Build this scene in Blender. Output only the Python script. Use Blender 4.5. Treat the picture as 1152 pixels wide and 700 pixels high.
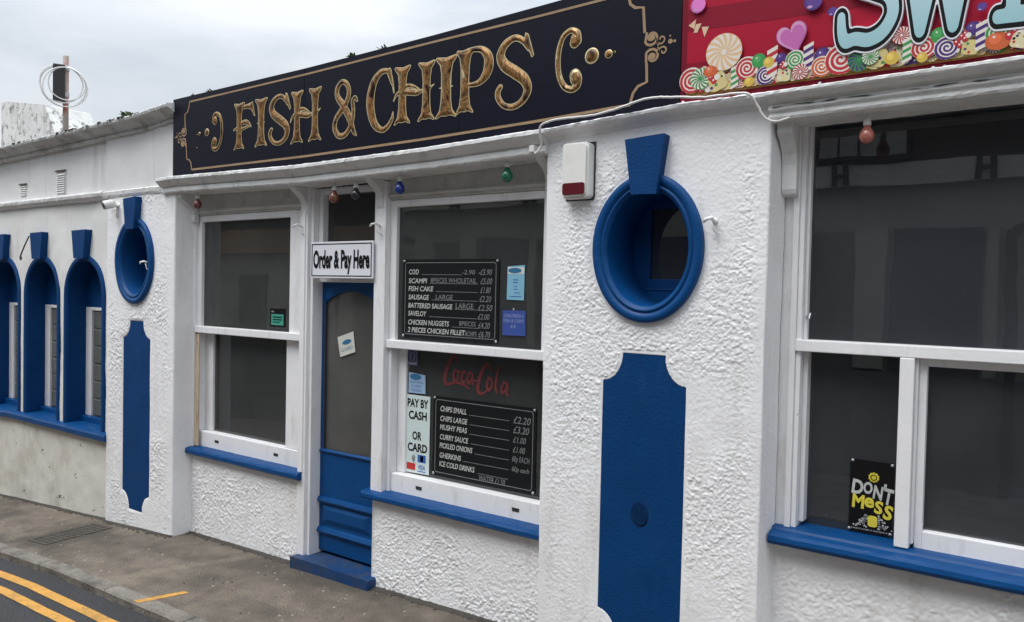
import bpy, bmesh, math, random
import numpy as np
from mathutils import Vector, Matrix
random.seed(7)
for o in list(bpy.data.objects): bpy.data.objects.remove(o)
SC = bpy.context.scene; COL = SC.collection
# ------------------------------------------------------------------ camera, sky, sun, exposure
# metres: u runs along the shop front (X), v out towards the street (-Y), z up
cam = bpy.data.cameras.new('camera'); co = bpy.data.objects.new('camera', cam); COL.objects.link(co)
R_ = Vector((0.81442301, 0.57987365, 0.02148744)); U_ = Vector((-0.032918, 0.00919906, 0.99941572)); F_ = Vector((-0.57933718, 0.81465448, -0.0265802))
mw = Matrix.Identity(4)
for i in range(3): mw[i][0] = R_[i]; mw[i][1] = U_[i]; mw[i][2] = -F_[i]
mw.translation = (0, -3.6448, 2.0); co.matrix_world = mw
cam.sensor_width = 36; cam.lens = 865/1152*36; cam.clip_start = .05; cam.clip_end = 3000
SC.camera = co
SUN_EL, SUN_AZ = math.radians(58), math.radians(205)      # azimuth from +Y, clockwise
W = bpy.data.worlds.new('World'); SC.world = W; W.use_nodes = True
nt = W.node_tree; nt.nodes.clear()
def wn(t, **k):
    n = nt.nodes.new(t)
    for a, b in k.items(): setattr(n, a, b)
    return n
L = nt.links.new
sky = wn('ShaderNodeTexSky', sky_type='NISHITA', sun_disc=False, sun_elevation=SUN_EL, sun_rotation=SUN_AZ)
tc = wn('ShaderNodeTexCoord'); sep = wn('ShaderNodeSeparateXYZ'); L(tc.outputs['Generated'], sep.inputs[0])
mp = wn('ShaderNodeMapping'); mp.inputs['Scale'].default_value = (1.6, 1.6, 5.0); L(tc.outputs['Generated'], mp.inputs[0])
nz = wn('ShaderNodeTexNoise'); nz.inputs['Scale'].default_value = 1.7; nz.inputs['Detail'].default_value = 7; nz.inputs['Roughness'].default_value = .55; nz.inputs['Distortion'].default_value = .4
L(mp.outputs[0], nz.inputs['Vector'])
rp = wn('ShaderNodeValToRGB'); rp.color_ramp.elements[0].position = .34; rp.color_ramp.elements[0].color = (5.6, 6.1, 6.7, 1)
rp.color_ramp.elements[1].position = .62; rp.color_ramp.elements[1].color = (7.9, 8.15, 8.45, 1)
L(nz.outputs[0], rp.inputs[0])
mx = wn('ShaderNodeMix', data_type='RGBA'); mx.inputs[0].default_value = .9; L(sky.outputs[0], mx.inputs[6]); L(rp.outputs[0], mx.inputs[7])
# an overcast sky is brighter overhead than near the horizon
mr = wn('ShaderNodeMapRange'); mr.inputs[1].default_value = 0; mr.inputs[2].default_value = 1; mr.inputs[3].default_value = .92; mr.inputs[4].default_value = 4.3
pw = wn('ShaderNodeMath', operation='POWER'); pw.inputs[1].default_value = 2.2; cl = wn('ShaderNodeClamp'); L(sep.outputs[2], cl.inputs[0]); L(cl.outputs[0], pw.inputs[0]); L(pw.outputs[0], mr.inputs[0])
vm = wn('ShaderNodeVectorMath', operation='SCALE'); L(mx.outputs[2], vm.inputs[0]); L(mr.outputs[0], vm.inputs[3])
bg = wn('ShaderNodeBackground'); bg.inputs[1].default_value = .10; L(vm.outputs[0], bg.inputs[0])
wo = wn('ShaderNodeOutputWorld'); L(bg.outputs[0], wo.inputs[0])
sl = bpy.data.lights.new('sun', 'SUN'); sl.energy = 1.5; sl.angle = math.radians(28); sl.color = (1, .97, .93)
so = bpy.data.objects.new('sun', sl); COL.objects.link(so)
sd = Vector((math.sin(SUN_AZ)*math.cos(SUN_EL), math.cos(SUN_AZ)*math.cos(SUN_EL), math.sin(SUN_EL)))
so.rotation_euler = (-sd).to_track_quat('-Z', 'Y').to_euler(); so.location = (-3, -8, 14)
SC.view_settings.view_transform = 'Standard'; SC.view_settings.look = 'None'; SC.view_settings.gamma = 1; SC.view_settings.exposure = .16
SC.render.engine = 'CYCLES'
try: SC.cycles.max_bounces = 6; SC.cycles.transparent_max_bounces = 10
except Exception: pass

# ------------------------------------------------------------------ materials
MATS = {}
def mat(name, base, rough=.6, metal=0., var=0., vscale=6., dirt=None, bump=0., bscale=60., bdet=6, spec=None, coat=0., dirt2=None, dirt3=None):
    """base colour with cloudy variation, dirt = (colour, scale xyz, lo, hi) stains, bump = fine surface relief in metres"""
    m = bpy.data.materials.new(name); m.use_nodes = True; t = m.node_tree; N = t.nodes; K = t.links.new
    b = N['Principled BSDF']; b.inputs['Roughness'].default_value = rough; b.inputs['Metallic'].default_value = metal
    if spec is not None: b.inputs['Specular IOR Level'].default_value = spec
    if coat: b.inputs['Coat Weight'].default_value = coat; b.inputs['Coat Roughness'].default_value = .12
    c = N.new('ShaderNodeTexCoord'); src = None
    rgb = N.new('ShaderNodeRGB'); rgb.outputs[0].default_value = (*base, 1); src = rgb.outputs[0]
    if var:
        n = N.new('ShaderNodeTexNoise'); n.inputs['Scale'].default_value = vscale; n.inputs['Detail'].default_value = 8; n.inputs['Roughness'].default_value = .65
        K(c.outputs['Object'], n.inputs['Vector'])
        r = N.new('ShaderNodeMapRange'); r.inputs[1].default_value = .25; r.inputs[2].default_value = .75; r.inputs[3].default_value = 1-var; r.inputs[4].default_value = 1+var
        K(n.outputs[0], r.inputs[0])
        v = N.new('ShaderNodeVectorMath'); v.operation = 'SCALE'; K(src, v.inputs[0]); K(r.outputs[0], v.inputs[3]); src = v.outputs[0]
    for d in (dirt, dirt2, dirt3):
        if not d: continue
        q = N.new('ShaderNodeMapping'); q.inputs['Scale'].default_value = d[1]; K(c.outputs['Object'], q.inputs[0])
        n = N.new('ShaderNodeTexNoise'); n.inputs['Scale'].default_value = 1; n.inputs['Detail'].default_value = 9; n.inputs['Roughness'].default_value = .68
        K(q.outputs[0], n.inputs['Vector'])
        r = N.new('ShaderNodeMapRange'); r.inputs[1].default_value = d[2]; r.inputs[2].default_value = d[3]; r.inputs[3].default_value = 0; r.inputs[4].default_value = d[4] if len(d) > 4 else 1
        K(n.outputs[0], r.inputs[0])
        x = N.new('ShaderNodeMix'); x.data_type = 'RGBA'; K(r.outputs[0], x.inputs[0]); K(src, x.inputs[6]); x.inputs[7].default_value = (*d[0], 1); src = x.outputs[2]
    K(src, b.inputs['Base Color'])
    if bump:
        n = N.new('ShaderNodeTexNoise'); n.inputs['Scale'].default_value = bscale; n.inputs['Detail'].default_value = bdet; n.inputs['Roughness'].default_value = .6
        K(c.outputs['Object'], n.inputs['Vector'])
        u = N.new('ShaderNodeBump'); u.inputs['Distance'].default_value = bump; u.inputs['Strength'].default_value = 1; K(n.outputs[0], u.inputs['Height']); K(u.outputs[0], b.inputs['Normal'])
    MATS[name] = m; return m
def colmat(name, rough=.45, coat=0.):
    m = bpy.data.materials.new(name); m.use_nodes = True; t = m.node_tree; b = t.nodes['Principled BSDF']; b.inputs['Roughness'].default_value = rough
    a = t.nodes.new('ShaderNodeAttribute'); a.attribute_name = 'Col'; t.links.new(a.outputs[0], b.inputs['Base Color']); MATS[name] = m; return m
def glassmat(name, tint, rough=.0, ior=1.5, film=0., filmcol=(.1, .1, .1)):
    m = bpy.data.materials.new(name); m.use_nodes = True; t = m.node_tree; N = t.nodes; K = t.links.new
    N.remove(N['Principled BSDF']); out = N['Material Output']
    tr = N.new('ShaderNodeBsdfTransparent'); tr.inputs[0].default_value = (*tint, 1)
    gl = N.new('ShaderNodeBsdfGlossy'); gl.inputs['Roughness'].default_value = rough
    c = N.new('ShaderNodeTexCoord'); n = N.new('ShaderNodeTexNoise'); n.inputs['Scale'].default_value = 2.2; K(c.outputs['Object'], n.inputs['Vector'])
    u = N.new('ShaderNodeBump'); u.inputs['Distance'].default_value = .0012; K(n.outputs[0], u.inputs['Height']); K(u.outputs[0], gl.inputs['Normal'])
    fr = N.new('ShaderNodeFresnel'); fr.inputs[0].default_value = ior
    base = tr.outputs[0]
    if film:                                            # grey diffuse layer: dust, plus reflection haze painted into the pane
        df = N.new('ShaderNodeBsdfDiffuse'); df.inputs[0].default_value = (*filmcol, 1)
        n2 = N.new('ShaderNodeTexNoise'); n2.inputs['Scale'].default_value = 3; n2.inputs['Detail'].default_value = 7; K(c.outputs['Object'], n2.inputs['Vector'])
        r = N.new('ShaderNodeMapRange'); r.inputs[1].default_value = .25; r.inputs[2].default_value = .75; r.inputs[3].default_value = film*.75; r.inputs[4].default_value = min(1, film*1.2); K(n2.outputs[0], r.inputs[0])
        x = N.new('ShaderNodeMixShader'); K(r.outputs[0], x.inputs[0]); K(tr.outputs[0], x.inputs[1]); K(df.outputs[0], x.inputs[2]); base = x.outputs[0]
    mm = N.new('ShaderNodeMixShader'); K(fr.outputs[0], mm.inputs[0]); K(base, mm.inputs[1]); K(gl.outputs[0], mm.inputs[2]); K(mm.outputs[0], out.inputs[0])
    MATS[name] = m; return m
WHITE = (.82, .82, .83)
render_w = mat('white_roughcast', WHITE, .8, var=.05, vscale=3, dirt=((.50, .475, .42), (6, 6, 1.0), .52, .80, .6), dirt2=((.40, .37, .32), (24, 24, 18), .62, .76, .5), dirt3=((.16, .14, .11), (60, 60, 60), .72, .76, .6), bump=.0016, bscale=240)
render_g = mat('weathered_white_render', (.70, .70, .675), .8, var=.07, vscale=1.6, dirt=((.40, .385, .34), (4, 4, .7), .52, .82, .7), dirt2=((.13, .10, .075), (9, 9, 16), .675, .70, .9), bump=.0015, bscale=90)
parapet_w = mat('parapet_paint', (.66, .66, .655), .8, var=.08, vscale=1.5, dirt=((.28, .275, .255), (6, 6, .8), .54, .85, .7), bump=.0015, bscale=60)
coping_w = mat('coping_paint', (.56, .56, .55), .85, var=.12, vscale=3, dirt=((.15, .15, .13), (5, 5, 5), .48, .72, .8), dirt2=((.05, .05, .04), (22, 22, 30), .60, .68, .9), bump=.004, bscale=40)
cornice_w = mat('cornice_paint', (.70, .70, .69), .65, var=.08, vscale=4, dirt=((.33, .32, .30), (8, 8, 3), .52, .8, .7), dirt2=((.10, .09, .08), (14, 14, 60), .69, .73, .8), bump=.003, bscale=30)
frieze_w = mat('frieze_paint', (.52, .515, .49), .7, var=.07, vscale=4, dirt=((.22, .21, .19), (7, 7, 7), .5, .8, .7), bump=.001, bscale=60)
frame_w = mat('white_frame_paint', (.80, .80, .81), .45, var=.05, vscale=5, dirt=((.45, .42, .37), (12, 12, 3), .55, .78, .55), dirt2=((.20, .15, .10), (40, 40, 22), .69, .73, .7), bump=.0012, bscale=60)
tan_w = mat('bare_worn_timber', (.58, .47, .34), .7, var=.15, vscale=9, dirt=((.20, .09, .04), (25, 25, 4), .52, .66, .9))
blue = mat('royal_blue_paint', (.0022, .054, .185), .42, var=.14, vscale=7, dirt=((.02, .085, .20), (9, 9, 40), .56, .74, .5), dirt2=((.008, .012, .022), (30, 30, 22), .69, .72, .8), dirt3=((.30, .33, .36), (60, 60, 50), .735, .755, .7), bump=.0016, bscale=55, spec=.20)
bluewall = mat('blue_masonry_paint', (.0018, .042, .150), .6, var=.14, vscale=5, dirt=((.012, .062, .17), (14, 14, 4), .55, .74, .5), dirt2=((.005, .010, .018), (13, 13, 13), .695, .72, .8), dirt3=((.25, .28, .31), (55, 55, 45), .745, .76, .7), bump=.003, bscale=90, spec=.14)
navy = mat('navy_sign_face', (.0045, .0050, .013), .42, var=.12, vscale=3, spec=.16)
goldline = mat('gold_line', (.30, .20, .115), .45, var=.2, vscale=7, spec=.4)
cream = mat('pale_gold_edge', (.56, .48, .28), .4, metal=.4, var=.3, vscale=14)
redp = mat('crimson_sign_face', (.37, .006, .030), .42, var=.08, vscale=3, spec=.2)
darkred = mat('dark_crimson_edge', (.17, .004, .018), .42, spec=.2)
darkb = mat('deep_crimson_band', (.23, .005, .022), .42, spec=.2)
pavem = mat('pavement_tarmac', (.160, .132, .100), .6, var=.15, vscale=9, dirt=((.085, .070, .054), (5, 7, 5), .50, .68, .6), dirt2=((.38, .33, .27), (48, 48, 48), .60, .70, .5), dirt3=((.030, .026, .021), (42, 42, 42), .60, .70, .6), bump=.020, bscale=60)
kerbm = mat('kerb_stone', (.235, .212, .180), .65, var=.25, vscale=6, dirt=((.075, .066, .055), (5, 5, 5), .47, .66, .85), dirt2=((.42, .38, .33), (45, 45, 45), .60, .68, .5), dirt3=((.04, .036, .03), (38, 38, 38), .61, .69, .6), bump=.014, bscale=50)
roadm = mat('road_asphalt', (.040, .040, .044), .62, var=.25, vscale=3, dirt=((.13, .128, .125), (52, 52, 52), .60, .69, .6), dirt2=((.012, .012, .014), (45, 45, 45), .59, .68, .7), bump=.020, bscale=60)
yellow = mat('yellow_road_paint', (.70, .36, .07), .6, var=.18, vscale=9, dirt=((.11, .085, .05), (40, 40, 40), .57, .68, .85), dirt2=((.30, .18, .06), (6, 6, 6), .52, .70, .7), bump=.008, bscale=140)
groundm = mat('ground_earth', (.10, .095, .085), .9, var=.2, vscale=.3)
darkin = mat('dark_room', (.035, .035, .036), .8, var=.2, vscale=1.5)
greyin = mat('dim_room_wall', (.10, .10, .095), .85, var=.15, vscale=1)
blackboard = mat('black_blind', (.016, .017, .019), .55, var=.1, vscale=4)
boardm = mat('menu_board_black', (.008, .009, .010), .5, spec=.2)
chalk = mat('white_lettering', (.50, .51, .49), .6, var=.25, vscale=90)
chalkdim = mat('faded_chalk', (.20, .205, .205), .7, var=.35, vscale=70)
slotm = mat('dark_slot', (.03, .03, .03), .6)
steelm = mat('dull_steel', (.45, .45, .46), .4, metal=.9)
plasticw = mat('white_plastic', (.76, .755, .72), .35, var=.03, vscale=8, dirt=((.40, .37, .30), (10, 10, 4), .62, .8, .4))
lensred = mat('dark_red_lens', (.10, .006, .012), .2)
lensblk = mat('black_lens', (.008, .008, .01), .12)
cablem = mat('pale_cable', (.68, .67, .65), .5)
rustm = mat('rusty_pole', (.30, .25, .22), .7, var=.3, vscale=6, dirt=((.28, .05, .03), (10, 10, 2.5), .5, .62, .9))
mastblk = mat('black_box', (.016, .016, .018), .4)
blockm = mat('lichened_block', (.62, .62, .60), .9, var=.12, vscale=3, dirt=((.12, .12, .11), (11, 11, 9), .53, .62, .85), dirt2=((.32, .32, .30), (4, 4, 2), .5, .7, .6), bump=.006, bscale=30)
roofm = mat('flat_roof_felt', (.09, .09, .09), .9, var=.2)
leafm = mat('weed_leaf', (.045, .075, .022), .7, var=.4, vscale=30)
mossm = mat('dark_moss', (.022, .024, .012), .95, var=.4, vscale=40, bump=.01, bscale=90)
papw = mat('pale_card', (.66, .67, .63), .55, var=.03)
paygrn = mat('pale_green_card', (.60, .70, .69), .5)
cyan = mat('pale_cyan_paper', (.22, .47, .62), .5)
blup = mat('blue_paper', (.035, .075, .30), .5)
bluelogo = mat('teal_blue_print', (.03, .15, .30), .5)
black = mat('black_print', (.006, .006, .007), .6, spec=.15)
signw = mat('white_sign_face', (.72, .73, .78), .4)
greenp = mat('green_print', (.05, .30, .22), .5)
yelp = mat('yellow_print', (.70, .60, .06), .5)
fadered = mat('faded_red_decal', (.15, .022, .026), .7, var=.3, vscale=20)
redpr = mat('red_print', (.50, .03, .03), .5)
bluepr = mat('blue_print', (.03, .12, .42), .5)
ironm = mat('dark_iron', (.062, .053, .043), .75, var=.35, vscale=20, dirt=((.12, .10, .08), (30, 30, 30), .5, .62, .7), bump=.006, bscale=80)
glass = glassmat('window_glass', (.66, .70, .70), 0, 1.62, .42, (.095, .100, .098))
glass_dark = glassmat('big_window_glass', (.5, .54, .56), 0, 1.72, .60, (.058, .063, .072))
glass_door = glassmat('dusty_reflection_door_glass', (.3, .3, .29), .03, 1.5, .85, (.104, .102, .097))  # grey layer holds dirt and a painted-in reflection of the pale terrace
glassblock = glassmat('old_glass_blocks', (.2, .2, .2), .12, 1.5, .9, (.17, .175, .165))
mortar = mat('pale_mortar', (.34, .34, .32), .8, var=.15)
artm = colmat('printed_artwork', .38)
def goldmat():
    m = bpy.data.materials.new('painted_gold'); m.use_nodes = True; t = m.node_tree; N = t.nodes; K = t.links.new
    b = N['Principled BSDF']; b.inputs['Metallic'].default_value = .45; b.inputs['Roughness'].default_value = .30
    c = N.new('ShaderNodeTexCoord'); q = N.new('ShaderNodeMapping'); q.inputs['Scale'].default_value = (9, 9, 6); K(c.outputs['Object'], q.inputs[0])
    n = N.new('ShaderNodeTexNoise'); n.inputs['Scale'].default_value = 1.1; n.inputs['Detail'].default_value = 2; n.inputs['Distortion'].default_value = 1.6; K(q.outputs[0], n.inputs['Vector'])
    r = N.new('ShaderNodeValToRGB'); e = r.color_ramp.elements
    e[0].position = .32; e[0].color = (.03, .012, .006, 1); e[1].position = .74; e[1].color = (.60, .48, .26, 1)
    for p, cc in ((.41, (.17, .080, .024, 1)), (.48, (.36, .18, .055, 1)), (.53, (.08, .042, .016, 1)), (.59, (.36, .20, .068, 1)), (.65, (.15, .085, .03, 1))):
        x = e.new(p); x.color = cc
    K(n.outputs[0], r.inputs[0]); K(r.outputs[0], b.inputs['Base Color']); MATS['painted_gold'] = m; return m
gold = goldmat()

# ------------------------------------------------------------------ mesh helpers
def P(u, v, z): return (u, -v, z)
def link(o, parent=None):
    COL.objects.link(o)
    if parent: o.parent = parent
    return o
class MB:
    def __init__(s): s.V = []; s.Fc = []; s.M = []; s.C = []
    def add(s, verts, faces, m=0, col=None):
        o = len(s.V); s.V += [tuple(v) for v in verts]
        for f in faces: s.Fc.append([i+o for i in f]); s.M.append(m); s.C.append(col)
    def box(s, u0, u1, v0, v1, z0, z1, m=0):
        vs = [P(u, v, z) for z in (z0, z1) for v in (v0, v1) for u in (u0, u1)]
        # index: z*4+v*2+u
        s.add(vs, [(0,1,3,2), (4,6,7,5), (2,3,7,6), (0,4,5,1), (0,2,6,4), (1,5,7,3)], m)
    def prism(s, poly, v0, v1, m=0, mside=None):
        """poly in (u,z), counter-clockwise seen from the street; v1 is the front"""
        n = len(poly)
        s.add([P(u, v1, z) for u, z in poly], [tuple(range(n))], m)
        s.add([P(u, v0, z) for u, z in poly], [tuple(range(n))[::-1]], m)
        vs = [P(u, v1, z) for u, z in poly]+[P(u, v0, z) for u, z in poly]
        s.add(vs, [(i, i+n, (i+1) % n+n, (i+1) % n) for i in range(n)], m if mside is None else mside)
    def profile(s, prof, u0, u1, m=0, nseg=1, zf=None, jit=0., caps=True):
        """moulding: prof is a list of (v,z) swept along u; zf(u) lifts it, jit makes the painted edges uneven"""
        us = np.linspace(u0, u1, nseg+1); n = len(prof); vs = []
        for i, u in enumerate(us):
            dz = zf(u) if zf else 0
            for k, (v, z) in enumerate(prof):
                j = jit*(random.random()-.5) if jit else 0; j2 = jit*(random.random()-.5) if jit else 0
                vs.append(P(u, v+j2, z+dz+j))
        fs = [(i*n+k, (i+1)*n+k, (i+1)*n+k+1, i*n+k+1) for i in range(nseg) for k in range(n-1)]
        s.add(vs, fs, m)
        if caps:
            s.add(vs[:n], [tuple(range(n))], m); s.add(vs[-n:], [tuple(range(n))[::-1]], m)
    def tube(s, pts, r, m=0, sides=8, cap=True):
        pts = [Vector(p) for p in pts]; n = len(pts); rr = r if isinstance(r, (list, tuple)) else [r]*n; vs = []
        a = None
        for i, p in enumerate(pts):
            d = (pts[min(i+1, n-1)]-pts[max(i-1, 0)]).normalized()
            if a is None:
                a = d.orthogonal().normalized()
            a = (a-d*a.dot(d)); a = a.normalized() if a.length > 1e-6 else d.orthogonal().normalized()
            b = d.cross(a)
            for k in range(sides):
                t = 2*math.pi*k/sides; vs.append(p+(a*math.cos(t)+b*math.sin(t))*rr[i])
        fs = [(i*sides+k, i*sides+(k+1) % sides, (i+1)*sides+(k+1) % sides, (i+1)*sides+k) for i in range(n-1) for k in range(sides)]
        if cap: fs += [tuple(range(sides))[::-1], tuple(range((n-1)*sides, n*sides))]
        s.add(vs, fs, m)
    def lathe(s, prof, origin, axis=(0, 0, 1), m=0, sides=20):
        """prof list of (r, h) along axis from origin"""
        ax = Vector(axis).normalized(); a = ax.orthogonal().normalized(); b = ax.cross(a); o = Vector(origin)
        vs = [o+ax*h+(a*math.cos(2*math.pi*k/sides)+b*math.sin(2*math.pi*k/sides))*r for r, h in prof for k in range(sides)]
        n = len(prof)
        fs = [(i*sides+k, i*sides+(k+1) % sides, (i+1)*sides+(k+1) % sides, (i+1)*sides+k) for i in range(n-1) for k in range(sides)]
        if prof[0][0] > 1e-4: fs.append(tuple(range(sides))[::-1])
        if prof[-1][0] > 1e-4: fs.append(tuple(range((n-1)*sides, n*sides)))
        s.add(vs, fs, m)
    def flat(s, poly, v, m=0, col=None): s.add([P(u, v, z) for u, z in poly], [tuple(range(len(poly)))], m, col)
    def ribbon(s, pts, w, v, m=0, h=.002):
        """flat painted line of width w following (u,z) points on a board whose face is at v"""
        n = len(pts); A = []; B = []
        for i in range(n):
            p0 = np.array(pts[max(i-1, 0)]); p1 = np.array(pts[min(i+1, n-1)]); d = p1-p0; d = d/(np.hypot(*d)+1e-9); q = np.array([-d[1], d[0]])*w/2
            A.append(np.array(pts[i])+q); B.append(np.array(pts[i])-q)
        vs = [P(p[0], v+h, p[1]) for p in A]+[P(p[0], v+h, p[1]) for p in B]
        s.add(vs, [(i, n+i, n+i+1, i+1) for i in range(n-1)], m)
    def build(s, name, mats, parent=None, bevel=0., smooth=False, seg=2):
        me = bpy.data.meshes.new(name); me.from_pydata(s.V, [], s.Fc)
        for m in (mats if isinstance(mats, (list, tuple)) else [mats]): me.materials.append(m)
        me.polygons.foreach_set('material_index', s.M)
        if any(c is not None for c in s.C):
            at = me.color_attributes.new('Col', 'FLOAT_COLOR', 'CORNER'); arr = []
            for f, c in zip(s.Fc, s.C):
                cc = c if c is not None else (.5, .5, .5)
                arr += list((*cc, 1.))*len(f)
            at.data.foreach_set('color', arr)
        me.update(); me.validate()
        if smooth: me.polygons.foreach_set('use_smooth', [True]*len(me.polygons))
        o = bpy.data.objects.new(name, me); link(o, parent)
        if bevel:
            b = o.modifiers.new('bevel', 'BEVEL'); b.width = bevel; b.segments = seg; b.limit_method = 'ANGLE'; b.angle_limit = math.radians(40)
        return o
def tag(o, label=None, cat=None, group=None, kind=None):
    if label: o['label'] = label
    if cat: o['category'] = cat
    if group: o['group'] = group
    if kind: o['kind'] = kind
    return o
def empty(name, loc, label=None, cat=None, group=None):
    o = bpy.data.objects.new(name, None); COL.objects.link(o); o.location = loc; o.empty_display_size = .1
    return tag(o, label, cat, group)
def under(o, *parts):
    """parent already built world-space parts without moving them"""
    for p in parts:
        p.parent = o; p.matrix_parent_inverse = Matrix.Translation(-Vector(o.location))
    return o
def thing(name, at, label, cat, parts, group=None):
    return under(empty(name, P(*at), label, cat, group), *parts)
_txt = {}
def text_polys(s, bold=0.):
    k = (s, bold)
    if k not in _txt:
        c = bpy.data.curves.new('t', 'FONT'); c.body = s; c.size = 1; c.offset = bold; c.resolution_u = 3
        o = bpy.data.objects.new('t', c); COL.objects.link(o)
        bpy.context.view_layer.update()
        me = o.to_mesh()
        _txt[k] = ([(v.co.x, v.co.y) for v in me.vertices], [tuple(p.vertices) for p in me.polygons])
        o.to_mesh_clear(); bpy.data.objects.remove(o); bpy.data.curves.remove(c)
    return _txt[k]
def text(mb, s, u, z, h, w=None, v=0., m=0, bold=0., align='l', rot=0., slant=0., col=None):
    """capital height h, optional exact width w, baseline-left (u,z)"""
    vs, fs = text_polys(s, bold)
    if not vs: return
    x0 = min(p[0] for p in vs); x1 = max(p[0] for p in vs); sy = h/.70; sx = sy if w is None else w/(x1-x0)
    off = -x0*sx if align == 'l' else -(x0+x1)/2*sx if align == 'c' else -x1*sx
    out = []
    for x, y in vs:
        a = x*sx+off+slant*y*sy; b = y*sy
        out.append(P(u+a*math.cos(rot)-b*math.sin(rot), v, z+a*math.sin(rot)+b*math.cos(rot)))
    mb.add(out, fs, m, col)
# --- outlines as distance fields, filled by marching squares
def seg_d(X, Y, a, b, ra, rb):
    ax, ay = a; bx, by = b; dx, dy = bx-ax, by-ay; l2 = dx*dx+dy*dy+1e-12
    t = np.clip(((X-ax)*dx+(Y-ay)*dy)/l2, 0, 1)
    return np.hypot(X-ax-t*dx, Y-ay-t*dy)-(ra+(rb-ra)*t)
def stroke_d(X, Y, pts):
    d = np.full(X.shape, 1e3)
    for p, q in zip(pts[:-1], pts[1:]): d = np.minimum(d, seg_d(X, Y, p[:2], q[:2], p[2], q[2]))
    return d
def poly_d(X, Y, pts):
    d = np.full(X.shape, 1e9); ins = np.zeros(X.shape, bool); n = len(pts)
    for i in range(n):
        a, b = pts[i], pts[(i+1) % n]
        d = np.minimum(d, seg_d(X, Y, a, b, 0, 0))
        c = (a[1] > Y) != (b[1] > Y)
        with np.errstate(divide='ignore', invalid='ignore'):
            xi = (b[0]-a[0])*(Y-a[1])/(b[1]-a[1]+1e-15)+a[0]
        ins ^= c & (X < xi)
    return np.where(ins, -d, d)
def catmull(pts, n=8):
    pts = [np.array(p, float) for p in pts]; out = []
    for i in range(len(pts)-1):
        p0 = pts[max(i-1, 0)]; p1 = pts[i]; p2 = pts[i+1]; p3 = pts[min(i+2, len(pts)-1)]
        for k in range(n):
            t = k/n; out.append(.5*((2*p1)+(-p0+p2)*t+(2*p0-5*p1+4*p2-p3)*t*t+(-p0+3*p1-3*p2+p3)*t**3))
    out.append(pts[-1]); return [tuple(p) for p in out]
def sdf_fill(mb, fn, bounds, step, to3, m=0, level=0., h0=.001, slope=0., hmax=.004, col=None, skirt=True):
    x0, x1, y0, y1 = bounds; xs = np.arange(x0, x1+step, step); ys = np.arange(y0, y1+step, step)
    X, Y = np.meshgrid(xs, ys); D = fn(X, Y)-level; D = np.where(np.abs(D) < 1e-7, -1e-7, D)
    H = h0+np.clip(-D*slope, 0, hmax); ins = D < 0
    anyin = ins[:-1, :-1] | ins[1:, :-1] | ins[:-1, 1:] | ins[1:, 1:]
    key = {}; vs = []; fs = []; sk = []
    def gv(j, i):
        k = (j, i)
        if k not in key: key[k] = len(vs); vs.append(to3(xs[i], ys[j], H[j, i]))
        return key[k]
    def ev(a, b):
        k = (min(a, b), max(a, b))
        if k not in key:
            da, db = D[a], D[b]; t = da/(da-db); key[k] = len(vs)
            vs.append(to3(xs[a[1]]+(xs[b[1]]-xs[a[1]])*t, ys[a[0]]+(ys[b[0]]-ys[a[0]])*t, h0)); sk.append((xs[a[1]]+(xs[b[1]]-xs[a[1]])*t, ys[a[0]]+(ys[b[0]]-ys[a[0]])*t, key[k]))
        return key[k]
    edges = []
    for j, i in zip(*np.nonzero(anyin)):
        cs = [(j, i), (j, i+1), (j+1, i+1), (j+1, i)]; poly = []; cut = []
        for a in range(4):
            c, d = cs[a], cs[(a+1) % 4]
            if ins[c]: poly.append(gv(*c))
            if ins[c] != ins[d]: e = ev(c, d); poly.append(e); cut.append((e, bool(ins[c])))
        if len(poly) > 2: fs.append(tuple(poly))
        if len(cut) == 2:
            a, b = (cut[0][0], cut[1][0]) if cut[0][1] else (cut[1][0], cut[0][0]); edges.append((a, b))
    if skirt and h0 > 0:
        low = {}
        pos = {k: (x, y) for x, y, k in sk}
        for a, b in edges:
            for e in (a, b):
                if e not in low: low[e] = len(vs); vs.append(to3(*pos[e], -.0008))
            fs.append((b, a, low[a], low[b]))
    mb.add(vs, fs, m, col)
# --- rough rendered walls: displaced sheets
def _hash(ix, iy, seed):
    h = (ix.astype(np.int64)*374761393+iy.astype(np.int64)*668265263+seed*1442695041) & 0xffffffff
    h = ((h ^ (h >> 13))*1274126177) & 0xffffffff
    return ((h ^ (h >> 16)) & 0xffff)/65535.
def vnoise(x, y, seed=0):
    ix = np.floor(x); iy = np.floor(y); fx = x-ix; fy = y-iy; fx = fx*fx*fx*(fx*(fx*6-15)+10); fy = fy*fy*fy*(fy*(fy*6-15)+10)
    a = _hash(ix, iy, seed); b = _hash(ix+1, iy, seed); c = _hash(ix, iy+1, seed); d = _hash(ix+1, iy+1, seed)
    return (a*(1-fx)+b*fx)*(1-fy)+(c*(1-fx)+d*fx)*fy
def worley(x, y, seed):
    ix = np.floor(x); iy = np.floor(y); best = np.full(x.shape, 9.)
    for a in (-1, 0, 1):
        for b in (-1, 0, 1):
            px = ix+a+_hash(ix+a, iy+b, seed); py = iy+b+_hash(ix+a, iy+b, seed+77)
            r = .45+.55*_hash(ix+a, iy+b, seed+99)
            best = np.minimum(best, np.hypot(px-x, py-y)/r)
    return best
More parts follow.
